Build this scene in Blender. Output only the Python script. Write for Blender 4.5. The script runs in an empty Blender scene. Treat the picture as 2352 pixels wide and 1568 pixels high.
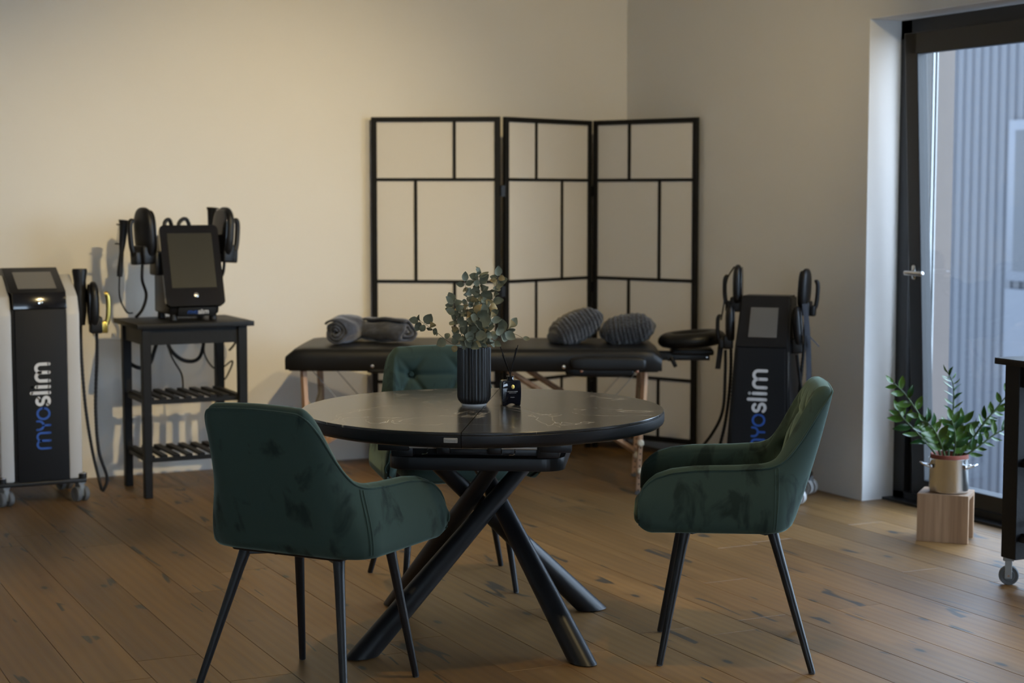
import bpy, bmesh, math, random
from mathutils import Vector, Matrix, Euler
R = math.radians
S = bpy.context.scene
COL = S.collection

# ------------------------------------------------------------------ camera
cd = bpy.data.cameras.new('camera'); cam = bpy.data.objects.new('camera', cd); COL.objects.link(cam)
cam.location = (0, 0, 1.4636); cam.rotation_euler = (R(90 - 4.857), 0, R(-25.891))
cd.sensor_width = 36; cd.lens = 3935.5 / 2352 * 36; cd.clip_start = .05; cd.clip_end = 200
cd.dof.use_dof = True; cd.dof.focus_distance = 5.45; cd.dof.aperture_fstop = 3.0
S.camera = cam
# ------------------------------------------------------------------ colour management
S.view_settings.view_transform = 'Standard'; S.view_settings.look = 'None'
S.view_settings.exposure = 0.0; S.view_settings.gamma = 1; S.view_settings.use_curve_mapping = False
# ------------------------------------------------------------------ world: bluish overcast evening sky
W = bpy.data.worlds.new('sky'); S.world = W; W.use_nodes = True
nt = W.node_tree; bg = nt.nodes['Background']
tc = nt.nodes.new('ShaderNodeTexCoord'); sx = nt.nodes.new('ShaderNodeSeparateXYZ')
cr = nt.nodes.new('ShaderNodeValToRGB'); nt.links.new(tc.outputs['Generated'], sx.inputs[0])
nt.links.new(sx.outputs['Z'], cr.inputs[0]); nt.links.new(cr.outputs[0], bg.inputs[0])
cr.color_ramp.elements[0].color = (.62, .72, .84, 1); cr.color_ramp.elements[1].color = (.50, .63, .84, 1)
bg.inputs[1].default_value = 13.5
# ------------------------------------------------------------------ lamps: warm ceiling spots
def spot(loc, tgt, power, size, blend=.4, col=(1, .77, .38), rad=.03):
    l = bpy.data.lights.new('ceiling_spot', 'SPOT'); l.energy = power; l.color = col
    l.spot_size = R(size); l.spot_blend = blend; l.shadow_soft_size = rad
    o = bpy.data.objects.new('ceiling_spot', l); COL.objects.link(o); o.location = loc
    o.rotation_euler = (Vector(tgt) - Vector(loc)).to_track_quat('-Z', 'Y').to_euler(); return o
spot((2.35, 4.1, 2.85), (2.6, 8.9, 1.05), 385, 49, .9)       # washes the left of the back wall
spot((4.1, 5.0, 2.85), (4.1, 8.9, 1.3), 125, 74, .9)         # screen and couch
spot((2.15, 6.3, 2.85), (2.3, 5.2, 0), 75, 88, .5)           # over the table
spot((2.75, 3.9, 2.85), (2.75, 4.3, 0), 60, 70, .6)          # over the right chair
spot((1.0, 4.0, 2.85), (1.3, 5.0, 0), 10, 95, .6)            # front left
spot((.9, 6.9, 2.85), (.9, 8.9, 1.0), 22, 80, .8)            # far left wall

# ================================================================== materials
def nodes(name):
    m = bpy.data.materials.new(name); m.use_nodes = True
    return m, m.node_tree, m.node_tree.nodes['Principled BSDF']
def mat(name, col, rough=.5, metal=0, var=.06, scale=14, bump=0, bscale=120, spec=.5, sheen=0, coat=0, sheen_tint=None):
    m, t, b = nodes(name); L = t.links
    b.inputs['Roughness'].default_value = rough; b.inputs['Metallic'].default_value = metal
    b.inputs['Specular IOR Level'].default_value = spec; b.inputs['Coat Weight'].default_value = coat
    if sheen:
        b.inputs['Sheen Weight'].default_value = sheen; b.inputs['Sheen Roughness'].default_value = .4
        b.inputs['Sheen Tint'].default_value = (*(sheen_tint or col), 1)
    c = t.nodes.new('ShaderNodeTexCoord'); n = t.nodes.new('ShaderNodeTexNoise'); n.inputs['Scale'].default_value = scale
    L.new(c.outputs['Object'], n.inputs['Vector'])
    r = t.nodes.new('ShaderNodeMix'); r.data_type = 'RGBA'
    r.inputs[6].default_value = (*[x * (1 - var) for x in col], 1); r.inputs[7].default_value = (*[min(1, x * (1 + var)) for x in col], 1)
    L.new(n.outputs['Fac'], r.inputs[0]); L.new(r.outputs[2], b.inputs['Base Color'])
    if bump:
        n2 = t.nodes.new('ShaderNodeTexNoise'); n2.inputs['Scale'].default_value = bscale
        L.new(c.outputs['Object'], n2.inputs['Vector'])
        bp = t.nodes.new('ShaderNodeBump'); bp.inputs['Strength'].default_value = bump; bp.inputs['Distance'].default_value = .004
        L.new(n2.outputs['Fac'], bp.inputs['Height']); L.new(bp.outputs[0], b.inputs['Normal'])
    return m
def wood(name, c1, c2, axis=1, dens=1., knots=True, rough=.42, rnd=True, dark=(.03, .028, .024), knot_amt=1.):
    """boards with the grain along one local axis; each object gets its own offset and tone"""
    m, t, b = nodes(name); L = t.links; N = t.nodes.new
    tc = N('ShaderNodeTexCoord'); oi = N('ShaderNodeObjectInfo'); off = N('ShaderNodeVectorMath'); off.operation = 'MULTIPLY_ADD'
    cmb = N('ShaderNodeCombineXYZ')
    for i in range(3): L.new(oi.outputs['Random'], cmb.inputs[i])
    L.new(cmb.outputs[0], off.inputs[0]); off.inputs[1].default_value = (37, 53, 29); L.new(tc.outputs['Object'], off.inputs[2])
    def mp(s):
        q = N('ShaderNodeMapping'); q.inputs['Scale'].default_value = s; L.new(off.outputs[0], q.inputs['Vector']); return q.outputs[0]
    def sc(a, l): v = [a, a, a]; v[axis] = l; return v
    def noise(v, scale, det=4, rg=.55, dist=0):
        n = N('ShaderNodeTexNoise'); n.inputs['Scale'].default_value = scale; n.inputs['Detail'].default_value = det
        n.inputs['Roughness'].default_value = rg; n.inputs['Distortion'].default_value = dist; L.new(v, n.inputs['Vector']); return n.outputs['Fac']
    def ramp(v, p0, p1, a=(0, 0, 0, 1), c=(1, 1, 1, 1)):
        r = N('ShaderNodeValToRGB'); r.color_ramp.elements[0].position = p0; r.color_ramp.elements[1].position = p1
        r.color_ramp.elements[0].color = a; r.color_ramp.elements[1].color = c; L.new(v, r.inputs[0]); return r.outputs[0]
    def mix(f, a, c, mode='MIX'):
        x = N('ShaderNodeMix'); x.data_type = 'RGBA'; x.blend_type = mode
        for v, i in ((f, 0), (a, 6), (c, 7)):
            if isinstance(v, (int, float)): x.inputs[i].default_value = v
            elif isinstance(v, tuple): x.inputs[i].default_value = (*v, 1)
            else: L.new(v, x.inputs[i])
        return x.outputs[2]
    fine = noise(mp(sc(60 * dens, 2.2)), 1.6, 5, .6)
    broad = noise(mp(sc(7 * dens, .7)), 1.0, 3, .5, .6)
    rings = N('ShaderNodeTexWave'); rings.wave_type = 'RINGS'; rings.rings_direction = 'XYZ'[axis]
    rings.inputs['Scale'].default_value = 6 * dens; rings.inputs['Distortion'].default_value = 7; rings.inputs['Detail'].default_value = 2
    rings.inputs['Detail Scale'].default_value = .7; L.new(mp(sc(1.6, .14)), rings.inputs['Vector'])
    col = mix(ramp(broad, .3, .7), c1, c2)
    col = mix(ramp(fine, .35, .75, (.72, .72, .72, 1), (1.08, 1.08, 1.08, 1)), (0, 0, 0), (1, 1, 1)) if False else col
    g = N('ShaderNodeMix'); g.data_type = 'RGBA'; g.blend_type = 'MULTIPLY'; g.inputs[0].default_value = 1
    L.new(col, g.inputs[6]); L.new(ramp(fine, .3, .72, (.74, .72, .70, 1), (1, 1, 1, 1)), g.inputs[7]); col = g.outputs[2]
    col = mix(.35, col, ramp(rings.outputs['Fac'], .0, .9, (.62, .55, .48, 1), (1, 1, 1, 1)), 'MULTIPLY')
    if rnd:
        mr = N('ShaderNodeMapRange'); mr.inputs[3].default_value = .80; mr.inputs[4].default_value = 1.12; L.new(oi.outputs['Random'], mr.inputs[0])
        vm = N('ShaderNodeVectorMath'); vm.operation = 'SCALE'; L.new(col, vm.inputs[0]); L.new(mr.outputs[0], vm.inputs['Scale']); col = vm.outputs[0]
    if knots:
        vo = N('ShaderNodeTexVoronoi'); vo.inputs['Scale'].default_value = 1.0; L.new(mp(sc(4.6, 2.0)), vo.inputs['Vector']); vo.inputs['Randomness'].default_value = 1
        if axis == 1: vo.voronoi_dimensions = '2D'
        halo = ramp(vo.outputs['Distance'], .03, .26, (1, 1, 1, 1), (0, 0, 0, 1)); core = ramp(vo.outputs['Distance'], .03, .07, (1, 1, 1, 1), (0, 0, 0, 1))
        sep = N('ShaderNodeSeparateColor'); L.new(vo.outputs['Color'], sep.inputs[0])
        gate = ramp(sep.outputs[0], .62, .66)
        def mul(a, b2, k=1.):
            q = N('ShaderNodeMath'); q.operation = 'MULTIPLY'; L.new(a, q.inputs[0])
            if isinstance(b2, (int, float)): q.inputs[1].default_value = b2
            else: L.new(b2, q.inputs[1])
            return q.outputs[0]
        col = mix(mul(mul(halo, gate), .45 * knot_amt), col, tuple(x * .45 for x in c1))
        col = mix(mul(mul(core, gate), 1. * knot_amt), col, dark)
        # filled cracks: thin wandering lines, kept to a few patches
        cn = noise(mp(sc(6.0, .55)), 1.3, 2, .5, .1)
        line = ramp(cn, .5, .5); 
        ln = N('ShaderNodeMath'); ln.operation = 'SUBTRACT'; L.new(cn, ln.inputs[0]); ln.inputs[1].default_value = .5
        ab = N('ShaderNodeMath'); ab.operation = 'ABSOLUTE'; L.new(ln.outputs[0], ab.inputs[0])
        thin = ramp(ab.outputs[0], .010, .020, (1, 1, 1, 1), (0, 0, 0, 1))
        patch = ramp(noise(mp(sc(3.1, 1.6)), 1.7, 1), .58, .60)
        col = mix(mul(mul(thin, patch), .95 * knot_amt), col, dark)
    b.inputs['Specular IOR Level'].default_value = .65 if axis == 1 else .4
    L.new(col, b.inputs['Base Color'])
    L.new(ramp(fine, .2, .8, (rough - .05,) * 3 + (1,), (rough + .1,) * 3 + (1,)), b.inputs['Roughness'])
    bp = N('ShaderNodeBump'); bp.inputs['Strength'].default_value = .18; bp.inputs['Distance'].default_value = .002
    L.new(fine, bp.inputs['Height']); L.new(bp.outputs[0], b.inputs['Normal'])
    return m
def velvet(name, col):
    m, t, b = nodes(name); L = t.links; N = t.nodes.new
    tc = N('ShaderNodeTexCoord')
    def noise(s, det, dist, sc=(1, 1, 1)):
        q = N('ShaderNodeMapping'); q.inputs['Scale'].default_value = sc; L.new(tc.outputs['Object'], q.inputs['Vector'])
        n = N('ShaderNodeTexNoise'); n.inputs['Scale'].default_value = s; n.inputs['Detail'].default_value = det; n.inputs['Distortion'].default_value = dist
        L.new(q.outputs[0], n.inputs['Vector']); return n.outputs['Fac']
    a = noise(13, 6, .5, (1, 1, .6)); r = N('ShaderNodeValToRGB'); L.new(a, r.inputs[0])
    r.color_ramp.elements[0].position = .34; r.color_ramp.elements[1].position = .45
    r.color_ramp.elements[0].color = (*[x * .50 for x in col], 1); r.color_ramp.elements[1].color = (*col, 1)
    L.new(r.outputs[0], b.inputs['Base Color']); b.inputs['Roughness'].default_value = .85; b.inputs['Specular IOR Level'].default_value = .2
    sh = N('ShaderNodeMapRange'); L.new(a, sh.inputs[0]); sh.inputs[1].default_value = .34; sh.inputs[2].default_value = .45
    sh.inputs[3].default_value = .15; sh.inputs[4].default_value = .55; L.new(sh.outputs[0], b.inputs['Sheen Weight'])
    b.inputs['Sheen Roughness'].default_value = .32; b.inputs['Sheen Tint'].default_value = (.42, .58, .50, 1)
    n2 = noise(500, 2, 0); bp = N('ShaderNodeBump'); bp.inputs['Strength'].default_value = .15; bp.inputs['Distance'].default_value = .001
    L.new(n2, bp.inputs['Height']); L.new(bp.outputs[0], b.inputs['Normal'])
    return m
def stone(name):
    m, t, b = nodes(name); L = t.links; N = t.nodes.new
    tc = N('ShaderNodeTexCoord'); n = N('ShaderNodeTexNoise'); n.inputs['Scale'].default_value = 2.2; n.inputs['Detail'].default_value = 8; n.inputs['Distortion'].default_value = 1.2
    L.new(tc.outputs['Object'], n.inputs['Vector'])
    s = N('ShaderNodeMath'); s.operation = 'SUBTRACT'; L.new(n.outputs['Fac'], s.inputs[0]); s.inputs[1].default_value = .5
    a = N('ShaderNodeMath'); a.operation = 'ABSOLUTE'; L.new(s.outputs[0], a.inputs[0])
    r = N('ShaderNodeValToRGB'); L.new(a.outputs[0], r.inputs[0]); r.color_ramp.elements[0].position = .0; r.color_ramp.elements[1].position = .006
    r.color_ramp.elements[0].color = (.30, .27, .22, 1); r.color_ramp.elements[1].color = (.030, .029, .027, 1)
    L.new(r.outputs[0], b.inputs['Base Color']); b.inputs['Roughness'].default_value = .2; b.inputs['Specular IOR Level'].default_value = .6
    return m
def glass_pane(name):
    m = bpy.data.materials.new(name); m.use_nodes = True; t = m.node_tree; t.nodes.clear()
    o = t.nodes.new('ShaderNodeOutputMaterial'); mx = t.nodes.new('ShaderNodeMixShader'); tr = t.nodes.new('ShaderNodeBsdfTransparent')
    gl = t.nodes.new('ShaderNodeBsdfGlossy'); gl.inputs['Roughness'].default_value = .01; tr.inputs[0].default_value = (.90, .94, .97, 1)
    lw = t.nodes.new('ShaderNodeLayerWeight'); pw = t.nodes.new('ShaderNodeMath'); pw.operation = 'POWER'; pw.inputs[1].default_value = 5
    fr = t.nodes.new('ShaderNodeMapRange'); fr.inputs[3].default_value = .04; fr.inputs[4].default_value = 1
    t.links.new(lw.outputs['Facing'], pw.inputs[0]); t.links.new(pw.outputs[0], fr.inputs[0])
    t.links.new(fr.outputs[0], mx.inputs[0]); t.links.new(tr.outputs[0], mx.inputs[1]); t.links.new(gl.outputs[0], mx.inputs[2]); t.links.new(mx.outputs[0], o.inputs[0])
    return m
def knit(name, col):
    m, t, b = nodes(name); L = t.links; N = t.nodes.new
    tc = N('ShaderNodeTexCoord'); w = N('ShaderNodeTexWave'); w.inputs['Scale'].default_value = 16; w.inputs['Distortion'].default_value = 1.2; w.inputs['Detail'].default_value = 1
    L.new(tc.outputs['Object'], w.inputs['Vector']); v = N('ShaderNodeTexVoronoi'); v.inputs['Scale'].default_value = 130; L.new(tc.outputs['Object'], v.inputs['Vector'])
    mx = N('ShaderNodeMix'); mx.data_type = 'RGBA'; mx.inputs[6].default_value = (*[x * .45 for x in col], 1); mx.inputs[7].default_value = (*col, 1)
    L.new(w.outputs['Fac'], mx.inputs[0]); L.new(mx.outputs[2], b.inputs['Base Color']); b.inputs['Roughness'].default_value = .95
    ad = N('ShaderNodeMath'); ad.operation = 'ADD'; L.new(w.outputs['Fac'], ad.inputs[0]); L.new(v.outputs['Distance'], ad.inputs[1])
    bp = N('ShaderNodeBump'); bp.inputs['Strength'].default_value = .8; bp.inputs['Distance'].default_value = .006
    L.new(ad.outputs[0], bp.inputs['Height']); L.new(bp.outputs[0], b.inputs['Normal']); b.inputs['Sheen Weight'].default_value = .3
    return m

M = dict(
    wall=mat('wall_paint', (.76, .735, .69), .85, var=.015, scale=3, bump=.12, bscale=260, spec=.25),
    reveal=mat('white_plaster', (.84, .84, .83), .8, var=.015, bump=.1, bscale=200, spec=.25),
    ceil=mat('ceiling_paint', (.80, .79, .76), .9, var=.01),
    under=mat('subfloor', (.03, .02, .012), .9),
    plank=wood('oak_plank', (.205, .106, .031), (.30, .164, .054), rough=.42),
    stoolwood=wood('reclaimed_larch', (.30, .17, .09), (.46, .29, .17), axis=2, dens=1.3, rough=.5, knot_amt=.7),
    palewood=wood('beech', (.50, .31, .19), (.60, .39, .25), axis=2, dens=1.2, knots=False, rough=.45),
    plywood=mat('plywood', (.50, .36, .20), .6, var=.12, scale=30),
    velvet=velvet('green_velvet', (.036, .060, .049)),
    black=mat('matt_black_metal', (.009, .0095, .011), .40, var=.1, spec=.4),
    blackplastic=mat('black_plastic', (.006, .006, .007), .42, var=.1, spec=.35),
    blackgloss=mat('gloss_black', (.006, .006, .008), .12, spec=.6),
    blackwood=mat('black_stained_wood', (.006, .0063, .007), .5, var=.25, scale=40, bump=.15, bscale=90, spec=.25),
    vinyl=mat('black_vinyl', (.007, .007, .007), .40, var=.1, bump=.2, bscale=220, spec=.35),
    body=mat('charcoal_panel', (.0085, .009, .0105), .6, var=.08, spec=.25),
    screen=mat('dark_display_glass', (.022, .023, .021), .3, var=.02, spec=.25),
    screen2=mat('grey_display_glass', (.13, .12, .105), .28, var=.02, spec=.6),
    white=mat('white_plastic', (.50, .49, .48), .4, var=.02),
    grey=mat('grey_plastic', (.20, .215, .23), .45, var=.05),
    rubber=mat('rubber_grey', (.10, .105, .11), .6, var=.05),
    chrome=mat('chrome', (.75, .75, .76), .14, 1, var=.03),
    steel=mat('brushed_steel', (.62, .61, .59), .24, 1, var=.06, scale=60),
    brass=mat('brass', (.62, .48, .13), .3, 1, var=.05),
    gold=mat('gold_emblem', (.85, .58, .16), .28, 1, var=.25, scale=400, bump=.5, bscale=500),
    blue=mat('blue_print', (.018, .085, .36), .6, var=.02),
    print=mat('white_print', (.62, .62, .63), .6, var=.02),
    faint=mat('grey_print', (.16, .15, .14), .6, var=.02),
    paper=mat('screen_fabric', (.70, .67, .62), .9, var=.01, bump=.1, bscale=400, spec=.2),
    stone=stone('dark_ceramic_top'),
    vase=mat('matt_black_ceramic', (.016, .017, .019), .40, var=.08),
    leafgrey=mat('dried_eucalyptus', (.170, .180, .122), .75, var=.22, scale=60),
    leafold=mat('dried_ochre_leaf', (.34, .25, .11), .75, var=.2, scale=60),
    twig=mat('twig', (.12, .085, .06), .8),
    leaf=mat('zz_leaf', (.060, .125, .016), .25, var=.3, scale=20),
    leafdark=mat('zz_leaf_dark', (.018, .070, .014), .25, var=.3, scale=20),
    stem=mat('zz_stem', (.06, .10, .03), .5),
    clay=mat('terracotta_plastic', (.26, .060, .035), .55),
    soil=mat('potting_soil', (.03, .02, .013), .95, bump=.8, bscale=90),
    frame=mat('anthracite_frame', (.012, .013, .015), .45),
    alu=mat('aluminium', (.30, .31, .31), .45, .4, var=.03),
    brown=mat('brown_cladding', (.10, .075, .062), .6),
    glass=glass_pane('window_glass'),
    facade=mat('corrugated_sheet', (.0066, .0098, .0180), .6, var=.03, scale=1),
    facade2=mat('pale_trim', (.021, .026, .038), .6), facpane=mat('dull_glass', (.007, .010, .016), .5, spec=.3),
    rod=mat('satin_steel', (.62, .60, .56), .4, .5), plate=mat('satin_plate', (.42, .39, .35), .5),
    ground=mat('paving', (.05, .05, .052), .9, var=.1),
    blanket=mat('grey_plush', (.040, .045, .062), .9, var=.85, scale=26, bump=.8, bscale=60, sheen=.8, sheen_tint=(.5, .5, .52)),
    knit=knit('charcoal_knit', (.034, .034, .038)),
    bottle=mat('black_glass', (.004, .005, .010), .06, spec=.7),
    strap=mat('webbing', (.014, .016, .024), .8, bump=.3, bscale=400),
    socket=mat('clear_socket_cover', (.42, .40, .37), .3),
    knob=mat('ivory_knob', (.62, .56, .44), .4),
    copper=mat('copper_bolt', (.62, .33, .22), .35, 1),
)

# ================================================================== builders
def link(name, me, m=None, parent=None, loc=None, rot=None, smooth=False):
    o = bpy.data.objects.new(name, me); COL.objects.link(o)
    if m is not None and not me.materials: me.materials.append(M[m] if isinstance(m, str) else m)
    if smooth:
        for p in me.polygons: p.use_smooth = True
    if parent is not None: o.parent = parent
    if loc is not None: o.location = loc
    if rot is not None: o.rotation_euler = rot
    return o
def pyd(name, V, Fc, m, parent=None, smooth=False, **k):
    me = bpy.data.meshes.new(name); me.from_pydata([tuple(v) for v in V], [], Fc); me.update()
    return link(name, me, m, parent, smooth=smooth, **k)
def bmo(name, bm, m, parent=None, smooth=False, **k):
    me = bpy.data.meshes.new(name); bm.normal_update(); bm.to_mesh(me); bm.free()
    return link(name, me, m, parent, smooth=smooth, **k)
def shade_auto(o, ang=35):
    me = o.data
    for p in me.polygons: p.use_smooth = True
    bm = bmesh.new(); bm.from_mesh(me)
    for e in bm.edges:
        if len(e.link_faces) == 2 and e.calc_face_angle(0) > R(ang): e.smooth = False
    bm.to_mesh(me); bm.free(); return o
def thing(name, loc, rz=0, label=None, cat=None, group=None, kind=None):
    o = bpy.data.objects.new(name, None); COL.objects.link(o); o.location = loc; o.rotation_euler = (0, 0, rz)
    o.empty_display_size = .1
    tag(o, label, cat, group, kind); return o
def tag(o, label=None, cat=None, group=None, kind=None):
    if label: o['label'] = label
    if cat: o['category'] = cat
    if group: o['group'] = group
    if kind: o['kind'] = kind
    return o
def bbox(bm, x0, x1, y0, y1, z0, z1, bev=0, seg=2, mtx=None):
    r = bmesh.ops.create_cube(bm, size=1, matrix=Matrix.Translation(((x0 + x1) / 2, (y0 + y1) / 2, (z0 + z1) / 2)) @ Matrix.Diagonal((abs(x1 - x0), abs(y1 - y0), abs(z1 - z0), 1)))
    vs = r['verts']
    if bev:
        es = list({e for v in vs for e in v.link_edges})
        q = bmesh.ops.bevel(bm, geom=es, offset=bev, segments=seg, affect='EDGES', profile=.5)
        vs = list({v for f in q['faces'] for v in f.verts} | {v for v in vs if v.is_valid})
    if mtx: bmesh.ops.transform(bm, matrix=mtx, verts=vs)
    return vs
def box(name, x0, x1, y0, y1, z0, z1, m, parent=None, bev=0, seg=2, **k):
    bm = bmesh.new(); bbox(bm, x0, x1, y0, y1, z0, z1, bev, seg); o = bmo(name, bm, m, parent, **k)
    if bev: shade_auto(o)
    return o
def smoothpath(pts, n=8):
    P = [Vector(p) for p in pts]
    if len(P) < 3: return [P[0].lerp(P[-1], i / n) for i in range(n + 1)]
    out = []
    for i in range(len(P) - 1):
        a, b, c, d = P[max(i - 1, 0)], P[i], P[i + 1], P[min(i + 2, len(P) - 1)]
        for k in range(n):
            t = k / n
            out.append(.5 * ((2 * b) + (c - a) * t + (2 * a - 5 * b + 4 * c - d) * t * t + (3 * b - a - 3 * c + d) * t ** 3))
    out.append(P[-1]); return out
def tubemesh(V, Fc, P, rad, seg=8, flat=1., cap=True, closed=False):
    """append a swept tube; rad is a number or a function of t"""
    base = len(V); n = len(P); prev = None
    for i, p in enumerate(P):
        if closed: t = (P[(i + 1) % n] - P[i - 1]).normalized()
        else: t = (P[min(i + 1, n - 1)] - P[max(i - 1, 0)]).normalized()
        if prev is None:
            up = Vector((0, 0, 1)) if abs(t.z) < .9 else Vector((0, 1, 0)); u = t.cross(up).normalized()
        else: u = (prev - t * prev.dot(t)).normalized()
        prev = u; w = t.cross(u); r = rad(i / max(n - 1, 1)) if callable(rad) else rad
        for k in range(seg):
            a = 2 * math.pi * k / seg; V.append(p + u * math.cos(a) * r + w * math.sin(a) * r * flat)
    for i in range(n if closed else n - 1):
        j = (i + 1) % n
        for k in range(seg):
            k2 = (k + 1) % seg; Fc.append((base + i * seg + k, base + i * seg + k2, base + j * seg + k2, base + j * seg + k))
    if cap and not closed:
        Fc.append([base + k for k in range(seg)][::-1]); Fc.append([base + (n - 1) * seg + k for k in range(seg)])
def tube(name, pts, rad, m, parent=None, seg=8, n=8, flat=1., closed=False, raw=False):
    V, Fc = [], []; P = [Vector(p) for p in pts] if raw else smoothpath(pts, n)
    tubemesh(V, Fc, P, rad, seg, flat, closed=closed); o = pyd(name, V, Fc, m, parent); return shade_auto(o, 50)
def hose(name, pts, r, m='blackplastic', parent=None, n=26):
    P = smoothpath(pts, n); return tube(name, P, lambda t: r * (1.0 if int(t * len(P)) % 2 else .84), m, parent, 8, raw=True)
def lathe(name, prof, m, parent=None, seg=32, ribs=0, ribd=0, smooth=True, sx=1, sy=1, loc=None, rot=None, closed=False):
    V, Fc = [], []
    for (r, z, *w) in prof:
        k = w[0] if w else 0
        for i in range(seg):
            a = 2 * math.pi * i / seg; q = r - k * ribd * (.5 - .5 * math.cos(ribs * a)) ** .6 if ribs else r
            V.append((q * math.cos(a) * sx, q * math.sin(a) * sy, z))
    n = len(prof)
    for j in range(n if closed else n - 1):
        j2 = (j + 1) % n
        for i in range(seg):
            i2 = (i + 1) % seg; Fc.append((j * seg + i, j * seg + i2, j2 * seg + i2, j2 * seg + i))
    if not closed:
        Fc.append([i for i in range(seg)][::-1]); Fc.append([(n - 1) * seg + i for i in range(seg)])
    o = pyd(name, V, Fc, m, parent, loc=loc, rot=rot)
    return shade_auto(o, 40) if smooth else o
def superell(name, rx, ry, rz, m, parent=None, e1=.6, e2=.6, nu=40, nv=20, loc=None, rot=None, fn=None):
    V, Fc = [], []; sp = lambda v, e: math.copysign(abs(v) ** e, v)
    for j in range(nv + 1):
        ph = -math.pi / 2 + math.pi * j / nv
        for i in range(nu):
            th = 2 * math.pi * i / nu
            p = Vector((rx * sp(math.cos(ph), e1) * sp(math.cos(th), e2), ry * sp(math.cos(ph), e1) * sp(math.sin(th), e2), rz * sp(math.sin(ph), e1)))
            V.append(fn(p) if fn else p)
    for j in range(nv):
        for i in range(nu):
            i2 = (i + 1) % nu; Fc.append((j * nu + i, j * nu + i2, (j + 1) * nu + i2, (j + 1) * nu + i))
    bm = bmesh.new(); me = bpy.data.meshes.new(name); me.from_pydata([tuple(v) for v in V], [], Fc); bm.from_mesh(me)
    bmesh.ops.remove_doubles(bm, verts=bm.verts, dist=1e-5); bm.to_mesh(me); bm.free()
    return link(name, me, m, parent, loc=loc, rot=rot, smooth=True)
def prism(name, outline, t0, t1, m, parent=None, plane='xz', bev=0, **k):
    """outline in a plane, extruded along the third axis from t0 to t1"""
    f = {'xz': lambda a, b, t: (a, t, b), 'yz': lambda a, b, t: (t, a, b), 'xy': lambda a, b, t: (a, b, t)}[plane]
    bm = bmesh.new(); A = [bm.verts.new(f(a, b, t0)) for a, b in outline]; B = [bm.verts.new(f(a, b, t1)) for a, b in outline]
    n = len(outline); bm.faces.new(A); bm.faces.new(B[::-1])
    for i in range(n): bm.faces.new((A[i], B[i], B[(i + 1) % n], A[(i + 1) % n]))
    bmesh.ops.recalc_face_normals(bm, faces=bm.faces)
    if bev: bmesh.ops.bevel(bm, geom=list(bm.edges), offset=bev, segments=2, affect='EDGES', profile=.5)
    o = bmo(name, bm, m, parent, **k); return shade_auto(o) if bev else o
def rrect(x0, x1, y0, y1, r, n=6):
    out = []
    for cx, cy, a0 in ((x1 - r, y1 - r, 0), (x0 + r, y1 - r, 90), (x0 + r, y0 + r, 180), (x1 - r, y0 + r, 270)):
        for i in range(n + 1): a = R(a0 + 90 * i / n); out.append((cx + r * math.cos(a), cy + r * math.sin(a)))
    return out
def C2R(X, Y): c, s = math.cos(R(25.891)), math.sin(R(25.891)); return (X * c + Y * s, -X * s + Y * c)

# lettering ---------------------------------------------------------
def arc(cx, cy, r, a0, a1, n=10, ry=None): return [(cx + r * math.cos(R(a0 + (a1 - a0) * i / n)), cy + (ry or r) * math.sin(R(a0 + (a1 - a0) * i / n))) for i in range(n + 1)]
def g_m(x, w=1.22): h = w / 4; return [[(x, 0), (x, 1 - h)] + arc(x + h, 1 - h, h, 180, 0) + [(x + 2 * h, 0)], [(x + 2 * h, 1 - h)] + arc(x + 3 * h, 1 - h, h, 180, 0) + [(x + 4 * h, 0)]]
def g_y(x): return [[(x, 1), (x, .86)] + arc(x + .34, .86, .34, 180, 360) + [(x + .68, 1)], [(x + .34, .52), (x + .34, 0)]]
def g_o(x): return [arc(x + .43, .5, .43, 0, 360, 24, .46)]
def g_s(x): return [arc(x + .33, .74, .27, 25, 270, 10, .24)[:] + arc(x + .33, .26, .30, 90, -155, 10, .24)[1:]]
def g_l(x): return [[(x, 0), (x, 1.38)]]
def g_i(x): return [[(x, 0), (x, 1)], [(x, 1.3), (x, 1.301)]]
def strokes(name, lines, w, h, m, parent, org, ux, uy, lift):
    """flat round-ended strokes; ux, uy span the face, lift is its outward normal"""
    V, Fc = [], []; ux, uy, nn = Vector(ux) * h, Vector(uy) * h, Vector(lift); org = Vector(org)
    def P(p): return org + ux * p[0] + uy * p[1] + nn * .0012
    def disc(p):
        b = len(V); V.extend(P((p[0] + w / 2 * math.cos(2 * math.pi * i / 12), p[1] + w / 2 * math.sin(2 * math.pi * i / 12))) for i in range(12)); Fc.append(tuple(range(b, b + 12)))
    for l in lines:
        disc(l[0]); disc(l[-1])
        nrm = []
        for i in range(len(l)):
            a, b = Vector(l[max(i - 1, 0)]), Vector(l[min(i + 1, len(l) - 1)]); d = (b - a).normalized(); nrm.append(Vector((-d.y, d.x)))
        base = len(V)
        for p, q in zip(l, nrm): V.append(P((p[0] + q.x * w / 2, p[1] + q.y * w / 2))); V.append(P((p[0] - q.x * w / 2, p[1] - q.y * w / 2)))
        for i in range(len(l) - 1): Fc.append((base + 2 * i, base + 2 * i + 2, base + 2 * i + 3, base + 2 * i + 1))
    return pyd(name, V, Fc, m, parent)
def logo(parent, org, ux, uy, lift, length):
    h = length / 6.85
    strokes('blue_lettering', g_m(.1) + g_y(1.58) + g_o(2.42), .17, h, 'blue', parent, org, ux, uy, lift)
    strokes('white_lettering', g_s(3.5) + g_l(4.48) + g_i(4.95) + g_m(5.42, 1.32), .25, h, 'print', parent, org, ux, uy, lift)
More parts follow.
